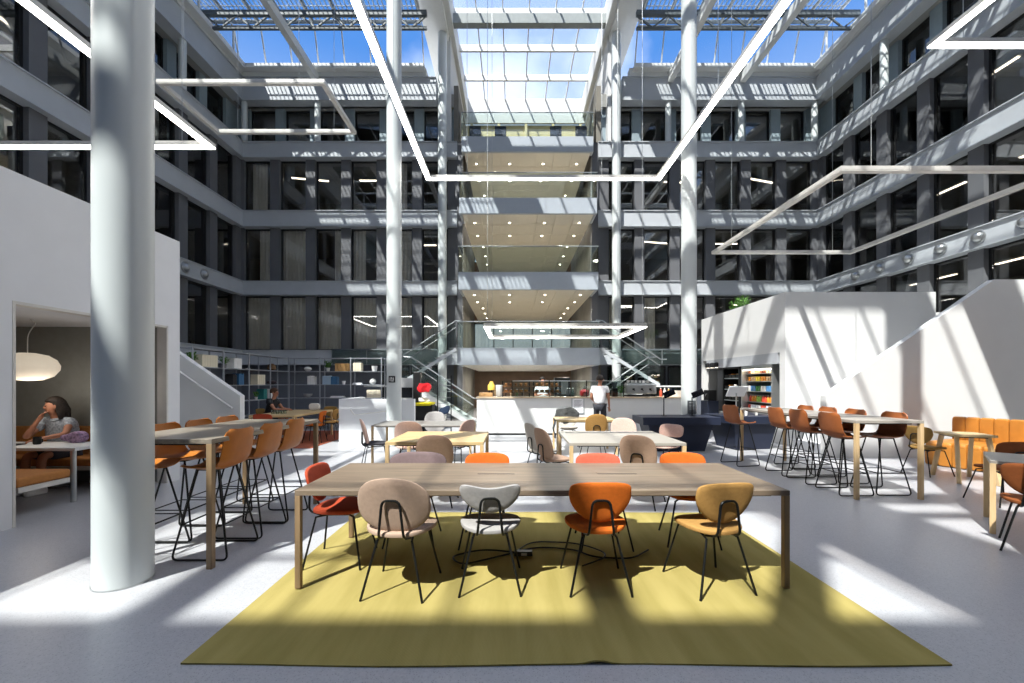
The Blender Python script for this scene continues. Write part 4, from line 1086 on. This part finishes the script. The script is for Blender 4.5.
    for i in range(rings):
        for k in range(n_): fs.append((i*n_+k, (i+1)*n_+k, (i+1)*n_+(k+1) % n_, i*n_+(k+1) % n_))
    fs.append(tuple(range(n_))); fs.append(tuple(reversed(range(rings*n_, (rings+1)*n_))))
    hm.add(vs_, fs)
    if hair_long:
        for k in range(26):
            a = PI*(1.05+.9*k/25)+look*0; p0 = Hc+R2 @ Vector((.07*math.cos(a), .085*math.sin(a), .05))
            p1 = p0+R2 @ Vector((.035*math.cos(a), .05*math.sin(a), -.14)); p2 = p1+Vector((random.uniform(-.03, .03), random.uniform(-.03, .02), -.13))
            hm.tube([p0, p1, p2], .02, 6, radii=[.02, .026, .01])
    hm.build('hair', hairm, o, smooth=True)
    for sx in (-1, 1):
        e_ = MB().lathe([(.002, -.008), (.008, -.004), (.008, .004), (.002, .008)], n=8); q = H+R2 @ Vector((sx*.032, .083, .012)); e_.v = [(x+q.x, y+q.y, z+q.z) for x, y, z in e_.v]; e_.build('eye', M_black, o)
        er = MB().pad(sup(.03, .06, 2, 12), .016, lambda u, v, t: tuple(H+R2 @ Vector((sx*.09+t, u-.005, v)))); er.build('ear', skinm, o, smooth=True)
    mo = MB().tube([tuple(H+R2 @ Vector((a, .086-.4*a*a*10*.1, -.06))) for a in (-.022, 0, .022)], .005, 6); mo.build('mouth', mat('lip', '8a4a42', .6), o)
    return o
def stand(h=1.72, armbend=0):
    k = h/1.75
    J = dict(pelvis=(0, 0, .95), waist=(0, 0, 1.1), chest=(0, -.01, 1.3), neckb=(0, -.01, 1.45), neck=(0, 0, 1.51), head=(0, .02, 1.62),
             lsh=(-.19, 0, 1.4), rsh=(.19, 0, 1.4), lel=(-.25, -.02, 1.12), rel=(.25, -.02, 1.12), lwr=(-.24, .08, .9), rwr=(.24, .08, .9),
             lhip=(-.09, 0, .88), rhip=(.09, 0, .88), lkn=(-.1, .02, .48), rkn=(.11, .03, .48), lan=(-.11, 0, .085), ran=(.12, .0, .085))
    return {a: tuple(v*k for v in b) for a, b in J.items()}
def sit(seat=.47, lean=.1):
    z = seat+.1
    return dict(pelvis=(0, 0, z), waist=(0, .02, z+.15), chest=(0, lean*.7, z+.34), neckb=(0, lean, z+.48), neck=(0, lean+.01, z+.54), head=(0, lean+.03, z+.65),
             lsh=(-.18, lean*.8, z+.43), rsh=(.18, lean*.8, z+.43), lel=(-.24, lean+.12, z+.2), rel=(.22, lean+.14, z+.2), lwr=(-.12, lean+.34, z+.19), rwr=(.1, lean+.34, z+.19),
             lhip=(-.09, .05, z-.01), rhip=(.09, .05, z-.01), lkn=(-.11, .42, z-.02), rkn=(.11, .42, z-.02), lan=(-.11, .44, .085), ran=(.11, .44, .085))
J = stand(1.74); J['lel'] = (-.25, .02, 1.12); J['lwr'] = (-.2, .2, 1.0)
person('person in a white t-shirt and dark shorts standing at the bar with back turned', (2.42, 11.65, 0), -.45, J, M_tee, M_short, M_hair)
J = stand(1.72); J['lwr'] = (-.1, .3, 1.15); J['rwr'] = (.1, .3, 1.15)
person('person in a white shirt working behind the bar counter, facing the hall', (1.0, 13.9, 0), PI, J, M_tee, M_black, M_hair)
J = sit(.50, .12)
person('person in a black shirt sitting by the bookshelf at the far oak table', (-6.82, 11.9, 0), -PI*.5, J, M_black, M_short, mat('brown_hair', '4a3120', .7), sleeves=.5)
J = sit(.44, .14); J['rwr'] = (.08, .3, 1.0); J['rel'] = (.2, .36, .76); J['lwr'] = (-.1, .42, .76); J['lel'] = (-.24, .24, .8)
person('woman with dark curly hair in a pale patterned blouse, chin in hand in the niche', (-6.6, 6.26, 0), PI, J, mat('blouse', '9aa0a8', .9, noise=.4, nscale=40), M_short, M_hair, True, look=-.7)

# ------------------------------------------------------------------ bar counter
bc = empty('bar_counter', 'long white bar counter in the middle of the hall', 'counter', (0, 0, 0))
MB().box(-1.03, 12.4, .06, 5.35, 13.15, 1.08).build('body', M_white, bc)
MB().box(-1.05, 12.37, 1.08, 5.37, 13.2, 1.12).build('worktop', mat('counter_top', 'b8a58c', .5), bc, bevel=.004)
MB().box(-1.0, 12.46, 0, 5.3, 13.1, .06).build('plinth', M_black, bc)
sg = empty('glass_screen', 'low clear glass screen standing on the bar counter', 'screen', (0, 12.5, 1.12))
MB().box(.0, 0, 0, 3.3, .012, .46).build('pane', M_clear, sg)
for x in (0, 1.1, 2.2, 3.3): MB().box(x-.012, -.01, 0, x+.012, .022, .48).build('post', M_wire, sg)
MB().tube([(0, .006, .47), (3.3, .006, .47)], .01, 6).build('rail', M_rail, sg)
mn = empty('menu_board', 'printed menu sheet in a clear holder on the bar front', 'menu', (1.93, 12.385, .86))
MB().box(-.19, 0, -.24, .19, .012, .24).build('frame', M_rail, mn); MB().box(-.16, -.004, -.21, .16, 0, .21).build('sheet', M_tee, mn)
l_ = MB()
for k in range(9): l_.box(-.11, -.006, .15-k*.035, .11-.03*(k % 3), -.004, .16-k*.035)
l_.build('printed_lines', mat('ink', '55585c', .8), mn)
def shelfcase(x, label):
    o = empty('pastry_case', label, 'display case', (x, 12.75, 1.12), 0, 'pastry cases on the bar')
    for sx in (-.4, .4):
        for sy in (-.15, .15): MB().box(sx-.012, sy-.012, 0, sx+.012, sy+.012, .46).build('post', M_wire, o)
    for z in (.12, .3): MB().box(-.42, -.17, z, .42, .17, z+.025).build('shelf', mat('walnut', '7a5230', .5), o)
    MB().box(-.42, -.17, .45, .42, .17, .47).build('top', M_clear, o)
    m = MB(); rnd = random.Random(int(x*10)+50)
    return o
for x, l1 in ((.12, 'wooden shelved pastry case on the bar, next to the white jug'), (1.05, 'wooden shelved pastry case on the bar in front of the barista')):
    shelfcase(x, l1)
    for k in range(5):
        b_ = MB().pad(sup(.12, .08, 2, 16), .06, lambda u, v, t: (u, v, .03+t)).build('bread_roll', mat('crust', 'b5793c', .7, noise=.3, nscale=30), smooth=True, loc=(x-.3+k*.15, 12.72, 1.12+.147)); tag(b_, 'golden bread roll on lower shelf of the pastry case %s' % ('by the jug' if x < .5 else 'before the barista'), 'bread', 'bread rolls in the case %s' % ('by the jug' if x < .5 else 'before the barista'))
        b_ = MB().lathe([(.03, 0), (.045, .04), (.04, .07), (.01, .085)], n=12).build('muffin', mat('muffin', '8a5a34', .8, noise=.3, nscale=30), smooth=True, loc=(x-.3+k*.15, 12.74, 1.12+.327)); tag(b_, 'brown muffin on upper shelf of the pastry case %s' % ('by the jug' if x < .5 else 'before the barista'), 'muffin', 'muffins in the case %s' % ('by the jug' if x < .5 else 'before the barista'))
jg = MB().lathe([(.075, 0), (.09, .02), (.105, .34), (.095, .35), (.09, .05)], n=24).build('jug', M_white, smooth=True, loc=(-.38, 12.62, 1.12)); tag(jg, 'tall white jug on the bar beside the first pastry case', 'jug')
tl_ = empty('table_lamp', 'small black lamp with yellow shade at the end of the bar', 'lamp', (-.62, 12.75, 1.12))
MB().lathe([(.06, 0), (.06, .02), (.015, .03), (.015, .2)], n=16).build('base', M_black, tl_, smooth=True); MB().lathe([(.11, .2), (.11, .34), (.06, .4), (.05, .46)], n=20).build('lamp_shade', mat('yellow_shade', 'd9b04a', .6), tl_, smooth=True)
rm = empty('red_machine', 'round red kitchen machine on the bar near the standing person', 'kitchen machine', (2.2, 12.85, 1.12))
MB().lathe([(.1, 0), (.14, .03), (.14, .16), (.1, .2), (.03, .22)], n=20).build('body', mat('red_enamel', '8c2026', .35), rm, smooth=True); MB().lathe([(.04, .22), (.03, .26)], n=10).build('knob', M_black, rm)
wood_t = MB().box(-.2, -.14, 0, .2, .14, .12).build('wooden_crate', mat('crate_wood', 'b08a5c', .7, noise=.2, nscale=12), bevel=.006, loc=(-.78, 12.75, 1.12)); tag(wood_t, 'low wooden crate at the very end of the bar', 'crate')
em = empty('espresso_machine', 'large steel espresso machine on the bar, kiosk side', 'espresso machine', (3.9, 12.93, 1.12))
MB().box(-.45, -.2, .08, .45, .25, .38).build('body', M_steel, em, bevel=.02); MB().box(-.42, -.18, 0, .42, .22, .05).build('drip_tray', M_black, em)
MB().box(-.4, -.15, .38, .4, .2, .42).build('cup_rail', M_rail, em)
for sx in (-.25, .0, .25):
    g_ = MB().lathe([(.035, 0), (.035, .05)], n=12); g_.build('group_head', M_black, em).location = (sx, -.24, .2)
    MB().tube([(sx, -.26, .2), (sx, -.38, .18)], .012, 6).build('portafilter', M_black, em)
for i in range(6):
    c_ = MB().lathe([(.03, 0), (.04, .01), (.045, .07), (.04, .07), (.03, .015)], n=14).build('cup', M_white, smooth=True, loc=(3.55+i*.12, 12.93, 1.54)); tag(c_, 'white cup in the row on top of espresso machine', 'cup', 'cups on the espresso machine')
gr = empty('coffee_grinder', 'dark coffee grinder with hopper beside the espresso machine', 'coffee grinder', (3.1, 12.8, 1.12))
MB().box(-.08, -.1, 0, .08, .1, .26).build('body', M_black, gr, bevel=.015); MB().lathe([(.05, .26), (.09, .42), (.09, .44)], n=16).build('hopper', mat('smoke_plastic', '39424a', .2), gr, smooth=True)
plant(3.33, 12.95, 1.12, .6, 'small green plant on the bar next to the grinder', 'white', None, 21)
for i, (x, c) in enumerate(((2.75, '6b6a3a'), (2.87, '8a7a4a'), (2.65, '55603a'), (1.75, '2c2c2e'), (1.68, '3a3a3c'), (1.84, '24302c'), (4.5, 'b04a30'), (4.62, 'e0dcd0'), (4.74, 'd0a060'))):
    pack(x, 12.8, 1.12, 'bottle', c, .09, .26, '%s on the bar, %s of the loose bottles' % ({0: 'olive bottle', 1: 'dark bottle', 2: 'coloured bottle'}[i//3], ORD[i]), 'bottles on the bar')
for i in range(5):
    tb_ = MB().box(-.16, -.11, 0, .16, .11, .015).build('paper_stack', M_tee, loc=(4.45+random.uniform(-.03, .03), 12.6, 1.12+i*.017)) if False else None
bx_ = MB().box(-.25, -.13, 0, .25, .13, .18).build('cake_box', mat('pale_card', 'd8cfc2', .8), bevel=.005, loc=(5.0, 12.75, 1.12)); tag(bx_, 'pale card box on the kiosk end of the bar', 'box')
# back counter with ovens, under the balcony
kc = empty('back_counter', 'dark back counter with equipment beneath the lowest balcony', 'counter', (.6, 17.0, 0))
MB().box(-2, -.3, 0, 2, .3, .95).build('body', mat('kitchen_brown', '5a4636', .6, noise=.15), kc); MB().box(-2.02, -.32, .95, 2.02, .32, .99).build('worktop', M_steel, kc)
ov = empty('oven', 'black upright oven with glass door on the back counter', 'oven', (2.0, 17.0, .99))
MB().box(-.3, -.25, 0, .3, .25, .75).build('body', M_black, ov, bevel=.01); MB().box(-.22, -.27, .1, .22, -.25, .6).build('door', mat('oven_glass', '7d7f80', .2), ov)
for i in range(7):
    pack(-.9+i*.22, 16.95, .99, 'bottle', ['3a2a20', 'c2a27a', '55603a'][i % 3], .09, .3, 'bottle standing on the dark back counter under the balcony', 'bottles on the back counter')

# ------------------------------------------------------------------ navy counters
def navy(x, y, w_, d, label, rz=0, feet=True):
    o = empty('navy_counter', label, 'counter', (x, y, 0), rz)
    MB().box(-w_/2, -d/2, .60, w_/2, d/2, .77).build('top_slab', M_navy, o, bevel=.008)
    m = MB(); a, b = w_*.42, w_*.33
    for q in (1,):
        m.add([(-b, -d*.33, 0), (b, -d*.33, 0), (b, d*.33, 0), (-b, d*.33, 0), (-a, -d*.42, .6), (a, -d*.42, .6), (a, d*.42, .6), (-a, d*.42, .6)], [(0,3,2,1),(4,5,6,7),(0,1,5,4),(1,2,6,5),(2,3,7,6),(3,0,4,7)])
    m.build('base', M_navy, o, bevel=.006); return o
navy(3.75, 9.75, 1.72, .85, 'navy blue counter with tapered base before the far column')
navy(5.5, 10.1, 1.3, 1.1, 'second navy blue counter beside the kiosk wall', .15)
for i, x in enumerate((3.5, 4.15)):
    s = empty('order_screen', 'slim black order screen on a stalk, %s on the navy counter' % ORD[i], 'screen', (x, 9.75, .77), 0, 'order screens')
    MB().lathe([(.06, 0), (.06, .012)], n=14).build('foot', M_wire, s); MB().tube([(0, 0, .01), (0, 0, .42), (.08, -.05, .5)], .014, 8).build('stalk', M_wire, s)
    m = Matrix.Translation((.1, -.06, .52)) @ Matrix.Rotation(.5, 4, 'X') @ Matrix.Rotation(-.5, 4, 'Y'); MB().mbox(m, .26, .02, .16).build('display', M_screen, s)
for i, (x, y) in enumerate(((5.3, 10.0), (5.45, 9.85), (5.6, 10.1), (5.75, 9.95))):
    pack(x, y, .77, 'bottle', 'e8e4dc', .06, .16, 'small pale dispenser bottle on the second navy counter, %s of its row' % ORD[i], 'dispensers on second navy counter')
tr_ = empty('card_terminal', 'white tablet on a stand at the kiosk edge above navy counter', 'tablet', (6.15, 11.6, .0))
MB().tube([(0, 0, 0), (0, 0, 1.25)], .02, 8).build('post', M_steel, tr_); m = Matrix.Translation((0, -.03, 1.3)) @ Matrix.Rotation(-.9, 4, 'X'); MB().mbox(m, .5, .34, .03).build('screen', M_tee, tr_); MB().lathe([(.15, 0), (.15, .015)], n=18).build('foot', M_steel, tr_)

# ------------------------------------------------------------------ low wall, cart, rack
lw = MB().box(-4.42, 10.8, 0, -2.5, 10.95, 1.12).box(-4.42, 10.95, 0, -4.3, 12.4, 1.12)
struct(lw, 'wall_low', M_lwhite, 'low pale grey wall around the middle column', 'wall')
hr = MB().tube(rpoly([(-4.1, 10.72, .86), (-4.0, 10.72, .72), (-3.0, 10.72, .84)], .05, 4), .014, 8).build('handrail', M_alu, smooth=True); tag(hr, 'short white bent handrail on the low pale wall', 'handrail')
wc = empty('white_console', 'white console with a dark opening behind the low wall', 'cabinet', (-3.12, 12.65, 0))
MB().prism([(-.45, 0), (.38, 0), (.38, 1.35), (.2, 1.68), (-.45, 1.68)], 'y', -.25, .25).build('body', M_white, wc, bevel=.01); MB().box(-.32, -.262, 1.1, .2, -.25, 1.4).build('opening_panel', M_screen, wc)
ct = empty('cleaning_cart', 'black cleaning cart with yellow bucket near the stair', 'cart', (-2.5, 12.0, 0))
MB().box(-.3, -.22, .12, .28, .22, .95).build('body', M_black, ct, bevel=.02); MB().box(-.3, -.05, .95, -.1, .2, 1.85).build('tall_holder', M_black, ct, bevel=.02)
MB().box(-.1, -.23, 1.02, .2, -.22, 1.12).build('label_plate', M_tee, ct)
MB().lathe([(.2, 0), (.27, .06), (.27, .09), (.24, .09), (.2, .03)], n=22, sx=1.3).build('yellow_bucket', mat('yellow_plastic', 'e0cf1e', .4), ct).location = (0, -.12, .9)
for sx in (-.22, .22):
    for sy in (-.16, .16): m_ = MB().tube([(sx-.015, sy, .06), (sx+.015, sy, .06)], .055, 12); m_.build('wheel', M_wire, ct)
rb = MB().pad(sup(.36, .25, 4, 40), .12, lambda u, v, t: (-2.42+u+.03*math.sin(v*21), 11.69+t+.02*math.sin(u*30), 1.40+v+.03*math.sin(u*17)-.25*u)).build('red_bag', mat('red_plastic', 'c41f26', .4, noise=.3, nscale=10, bump=.4), smooth=True); tag(rb, 'bright red bag hanging on the black cleaning cart', 'bag')
rk = empty('wire_rack', 'tall black tubular rack beside the farthest shaded column', 'rack', (-2.0, 12.5, 0))
for sx in (-.2, .2): MB().tube([(sx, 0, 0), (sx, 0, 1.75)], .016, 8).build('upright', M_wire, rk)
for k in range(9): MB().tube([(-.2, 0, .2+k*.18), (.2, 0, .2+k*.18)], .01, 6).build('rung', M_rail, rk)
bb = MB().pad(sup(.3, .26, 3.5, 24), .14, lambda u, v, t: (-1.98+u+.03*math.sin(v*15), 12.38+t, .72+v+.03*math.sin(u*21))).build('blue_bag', mat('blue_bagcloth', '1d2f48', .7), smooth=True); tag(bb, 'dark blue bag hanging on the black tubular rack', 'bag')

# ------------------------------------------------------------------ switchback stairs beside the opening
def stairs(s_, x0, lab):
    o = empty('staircase', lab, 'staircase', (x0, 0, 0), 0, 'staircases beside the central opening')
    def X(x): return s_*x
    n_ = 8; rise = 1.43/n_; run = .27; U = .76
    for k in range(n_):
        MB().box(X(k*run), 14.9, (k+1)*rise-.04, X((k+1)*run+.03), 15.75, (k+1)*rise).build('tread', M_steel, o)
    for y in (14.87, 15.75):
        MB().add(*(lambda a: a)(([(X(-.1), y, 0), (X(.15), y, 0), (X(n_*run+.1), y, 1.43-.02), (X(n_*run+.1), y, 1.43-.3+.0), (X(-.1), y+.03, 0), (X(.15), y+.03, 0), (X(n_*run+.1), y+.03, 1.43-.02), (X(n_*run+.1), y+.03, 1.13)], [(0,2,1), (0,3,2)])))
        MB().bar((X(0), y+.015, .06), (X(n_*run), y+.015, 1.38), .03, .22).build('stringer', M_roofw, o)
    MB().box(X(n_*run), 14.87, 1.39, X(n_*run+1.7), 16.75, 1.43).build('landing', M_roofw, o)
    for k in range(n_):
        MB().box(X(U+n_*run-k*run), 15.9, 1.43+(k+1)*rise-.04, X(U+n_*run-(k+1)*run-.03), 16.7, 1.43+(k+1)*rise).build('tread', M_steel, o)
    MB().bar((X(U+n_*run), 15.88, 1.45), (X(U-.02), 15.88, 2.8), .03, .12).build('stringer', M_grey, o)
    for y, a, b, za, zb in ((14.86, 0, n_*run, 0, 1.43), (15.86, U+n_*run, U, 1.43, 2.86)):
        m = MB(); m.add([(X(a), y, za+.1), (X(b), y, zb+.1), (X(b), y, zb+.95), (X(a), y, za+.95), (X(a), y+.012, za+.1), (X(b), y+.012, zb+.1), (X(b), y+.012, zb+.95), (X(a), y+.012, za+.95)], [(0,1,2,3), (4,7,6,5), (0,4,5,1), (1,5,6,2), (2,6,7,3), (3,7,4,0)])
        m.build('glass_panel', M_clear, o)
        dx = -.35 if a < b else .3
        MB().tube([(X(a+dx*.8), y-.04, za+.98), (X(a), y-.04, za+1.0), (X(b), y-.04, zb+1.0), (X(b-dx*.8), y-.04, zb+1.02)], .022, 8).build('handrail', M_rail, o)
        MB().tube([(X(a), y-.04, za+.75), (X(b), y-.04, zb+.75)], .014, 8).build('handrail', M_rail, o)
stairs(-1, -1.35, 'glass sided switchback staircase beside the cleaning cart')
stairs(1, 2.62+.0, 'glass sided switchback staircase behind the bar machines')
# balustrades along the low back facade
for xa, xb, nm in ((-7.5, -3.12, 'above the bookshelf end'), (4.56, 9.6, 'above the bar end')):
    o = empty('glass_balustrade', 'pale glass balustrade with steel rail on the low back beam %s' % nm, 'balustrade', (0, YB-.12, 2.3))
    MB().box(xa, 0, 0, xb, .015, .6).build('pane', glass('pale_glass', (.7, .78, .76), .12), o); MB().tube([(xa, 0, .62), (xb, 0, .62)], .03, 8).build('rail', M_truss, o)
    n_ = int((xb-xa)/1.3)
    for k in range(n_+1): MB().box(xa+k*(xb-xa)/n_-.015, -.02, 0, xa+k*(xb-xa)/n_+.015, .03, .6).build('post', M_rail, o)

# ------------------------------------------------------------------ bookshelves
M_sh = mat('shelf_metal', '9a9ea4', .45, .3)
Z5 = (.14, .58, 1.02, 1.46, 1.90)
def bookshelf(x, y, rz, nb, p, label):
    o = empty('bookshelf', label, 'bookshelf', (x, y, 0), rz, 'open metal bookshelves')
    H = 2.38; d = .36
    for k in range(nb+1):
        for yy in (0, d): MB().box(k*p-.015, yy-.015, 0, k*p+.015, yy+.015, H).build('upright', M_sh, o)
    for z in Z5+(2.34,):
        MB().box(0, -.01, z, nb*p, d+.01, z+(.02 if z < 2.3 else .02)).build('shelf_board' if z < 2.3 else 'top_board', M_sh, o)
    return o
BX, BY = -7.38, 14.0
bookshelf(BX, BY, 0, 3, 1.02, 'grey metal open bookshelf facing the hall before the back wall')
bookshelf(BX-.02, BY-4.2, PI/2, 4, 1.05, 'grey metal open bookshelf running towards the stair parapet')
def at_shelf(run, u, d=.16):     # run 0 = back shelf, 1 = side shelf; u metres along
    return ((BX+u, BY+d), 0) if run == 0 else ((BX-.02-d, BY-4.2+u), PI/2)
bn = [0]
BC = {'cream': 'd8cfb8', 'white': 'dddddb', 'blue': '38648a', 'navy': '2a3350', 'teal': '2f7a78', 'oak': 'c49a62', 'grey': '8a8c90', 'pale blue': '9db4c8', 'dark': '2b2b2e'}
def books(run, u, zi, n_, colr, th, h, what, where):
    z = Z5[zi]+.02
    for k in range(n_):
        (x, y), rz = at_shelf(run, u+k*(th+.004))
        hh = h*(1+.06*math.sin(k*2.3)) if what == 'book' else h
        m = MB().box(0, -.11, 0, th, .11, hh); o = m.build(what, mat('cover_'+colr.replace(' ', '_'), BC[colr], .7), bevel=.003, loc=(x, y, z)); o.rotation_euler = (0, 0, rz)
        tag(o, '%s %s %s' % (colr, what.replace('_', ' '), where), what.replace('_', ' '), '%s %s %s' % (colr, what.replace('_', ' '), where))
books(1, .38, 4, 6, 'cream', .085, .3, 'binder', 'on the top shelf beside the small plant nearest the parapet')
books(1, 1.55, 4, 5, 'white', .06, .28, 'magazine_file', 'on the top shelf, second bay of the side bookshelf')
books(1, 1.75, 3, 4, 'blue', .05, .3, 'book', 'leaning on the second highest shelf of side bookshelf')
books(1, 1.5, 3, 3, 'dark', .05, .28, 'book', 'on the second highest shelf of side bookshelf, beside the blue ones')
books(1, 2.6, 3, 4, 'cream', .09, .3, 'binder', 'on the second highest shelf of side bookshelf')
books(1, 2.9, 2, 4, 'teal', .04, .3, 'book', 'on the middle shelf of side bookshelf')
books(1, 3.15, 2, 5, 'white', .04, .3, 'book', 'on the middle shelf of side bookshelf')
books(0, 1.5, 4, 5, 'oak', .085, .26, 'magazine_file', 'on the top shelf of the back bookshelf')
books(0, 2.1, 4, 3, 'cream', .085, .28, 'magazine_file', 'on the top shelf of the back bookshelf')
books(0, .58, 3, 3, 'white', .07, .28, 'book', 'standing on the second highest shelf, first bay of back bookshelf')
books(0, 1.08, 3, 8, 'pale blue', .03, .28, 'book', 'on the second highest shelf, middle bay of back bookshelf')
books(0, 1.36, 3, 5, 'blue', .035, .26, 'book', 'on the second highest shelf, middle bay of back bookshelf')
books(0, 2.55, 2, 5, 'cream', .085, .26, 'magazine_file', 'on the middle shelf, last bay of the back bookshelf')
books(1, .5, 2, 4, 'grey', .06, .28, 'binder', 'on the middle shelf of side bookshelf nearest the parapet')
def decor(run, u, zi, fn, label, cat, name, m):
    (x, y), rz = at_shelf(run, u); o = fn().build(name, m, smooth=True, loc=(x, y, Z5[zi]+.02)); tag(o, label, cat); return o
bowl = lambda: MB().lathe([(.05, 0), (.12, .06), (.14, .13), (.13, .13), (.04, .02)], n=24)
decor(0, .55, 4, lambda: MB().lathe([(.03, 0), (.1, .04), (.12, .09), (.08, .14), (.02, .16)], n=24), 'white round vase on the top shelf, first bay of back bookshelf', 'vase', 'vase', M_white)
decor(0, 2.78, 4, lambda: MB().lathe([(.07, 0), (.1, .18), (.09, .18), (.06, .02)], n=24), 'white pot on the top shelf, last bay of back bookshelf', 'pot', 'pot', M_white)
decor(0, 2.72, 3, lambda: MB().lathe([(.02, 0), (.09, .04), (.11, .1), (.08, .17), (.02, .2)], n=24), 'white ball vase on the second highest shelf, last bay', 'vase', 'vase', M_white)
decor(0, 2.2, 3, lambda: MB().box(-.16, -.06, .0, .16, .06, .03).box(-.12, -.05, .03, .15, .05, .06), 'open white book lying in the last bay of back bookshelf', 'book', 'book', M_tee)
decor(0, .55, 2, bowl, 'wide grey bowl on the middle shelf, first bay of back bookshelf', 'bowl', 'bowl', mat('bowl_grey', '9a9ca0', .5))
decor(0, 1.55, 2, lambda: MB().box(-.22, -.1, 0, .22, .1, .03).box(-.2, -.1, .03, .2, .1, .055), 'flat stack of magazines on the middle shelf of back bookshelf', 'magazines', 'magazine_pile', M_tee)
decor(0, 1.75, 3, lambda: MB().lathe([(.04, 0), (.06, .12), (.05, .12)], n=18), 'small pale cup with twigs in the middle bay of back bookshelf', 'cup', 'cup', M_lwhite)
decor(1, 2.3, 4, lambda: MB().box(-.02, -.1, 0, .02, .1, .03).tube([(0, 0, .02), (.05, 0, .2), (-.04, .05, .3)], .01, 6), 'small wire sculpture on top shelf of side bookshelf', 'sculpture', 'sculpture', M_steel)
decor(1, 3.5, 4, lambda: MB().lathe([(.06, 0), (.13, .05), (.11, .16), (.05, .22)], n=20), 'brown wicker basket on top shelf of side bookshelf', 'basket', 'basket', mat('wicker', '6a5138', .8, noise=.3, nscale=40))
decor(1, 3.5, 3, lambda: MB().lathe([(.06, 0), (.15, .05), (.14, .1), (.05, .13)], n=20), 'dark fruit bowl on the second highest shelf of side bookshelf', 'bowl', 'bowl', mat('dark_bowl', '3b2c30', .5))
for (run, u, s_, lab, sd) in ((1, .18, .85, 'small green plant in white pot on top shelf nearest the parapet', 31), (0, 1.22, .9, 'spreading green plant in white pot on top shelf of back bookshelf', 32), (1, 2.7, .6, 'small green plant on middle shelf of side bookshelf', 34)):
    (x, y), rz = at_shelf(run, u); plant(x, y, Z5[4 if sd < 34 else 2]+.022, s_*.75, lab, 'white', None, sd, wide=.8)
(x, y), rz = at_shelf(1, 1.3); plant(x, y, Z5[4]+.02, .6, 'small yellow green plant beside white files on side bookshelf', 'grey', None, 35, .8)

# far oak table by the bookshelf
rug(-7.0, -4.7, 9.9, 13.5, mat('rust_rug', 'a0553a', .95), 'rust orange rug under the far oak table by bookshelves')
table(-6.35, -5.25, 10.2, 12.4, .75, M_oak, M_oakl, 'long honey oak table on the rust rug by the bookshelves', lw=.05, t=.05, zf=.012)
GF = 'chairs around the far oak table'
for i, (x, y, a, c, l) in enumerate(((-5.1, 10.9, 95, 'orange', 'orange chair on the open side of the far oak table'), (-5.05, 11.7, 85, 'tan', 'tan chair on the open side of far oak table, nearer the bookshelf'), (-4.6, 12.6, 120, 'tan', 'tan chair askew at far end corner of the honey oak table'),
        (-5.8, 10.05, 0, 'rust', 'rust chair at the near end of far oak table'), (-5.6, 12.75, 170, 'olive', 'olive chair at the far end of honey oak table'), (-6.84, 11.88, -90, 'olive', 'olive chair carrying the person in black by the bookshelf'))):
    chair(x, y, a, 'flat', c, l, GF)
for i in range(6):
    g_ = MB().lathe([(.03, 0), (.035, .1), (.03, .1), (.026, .01)], n=12).build('drinking_glass', M_clear, smooth=True, loc=(-6.0+.12*(i % 3), 10.6+.14*(i//3), .752)); tag(g_, 'clear drinking glass in the cluster on the honey oak table', 'glass', 'glasses on the far oak table')
bg2 = MB().pad(sup(.3, .2, 3, 20), .12, lambda u, v, t: (-5.6+u, 12.0+t, .86+v)).build('backpack', mat('white_bag', 'cfcac2', .8), smooth=True); tag(bg2, 'pale bag standing on the far oak table', 'bag')
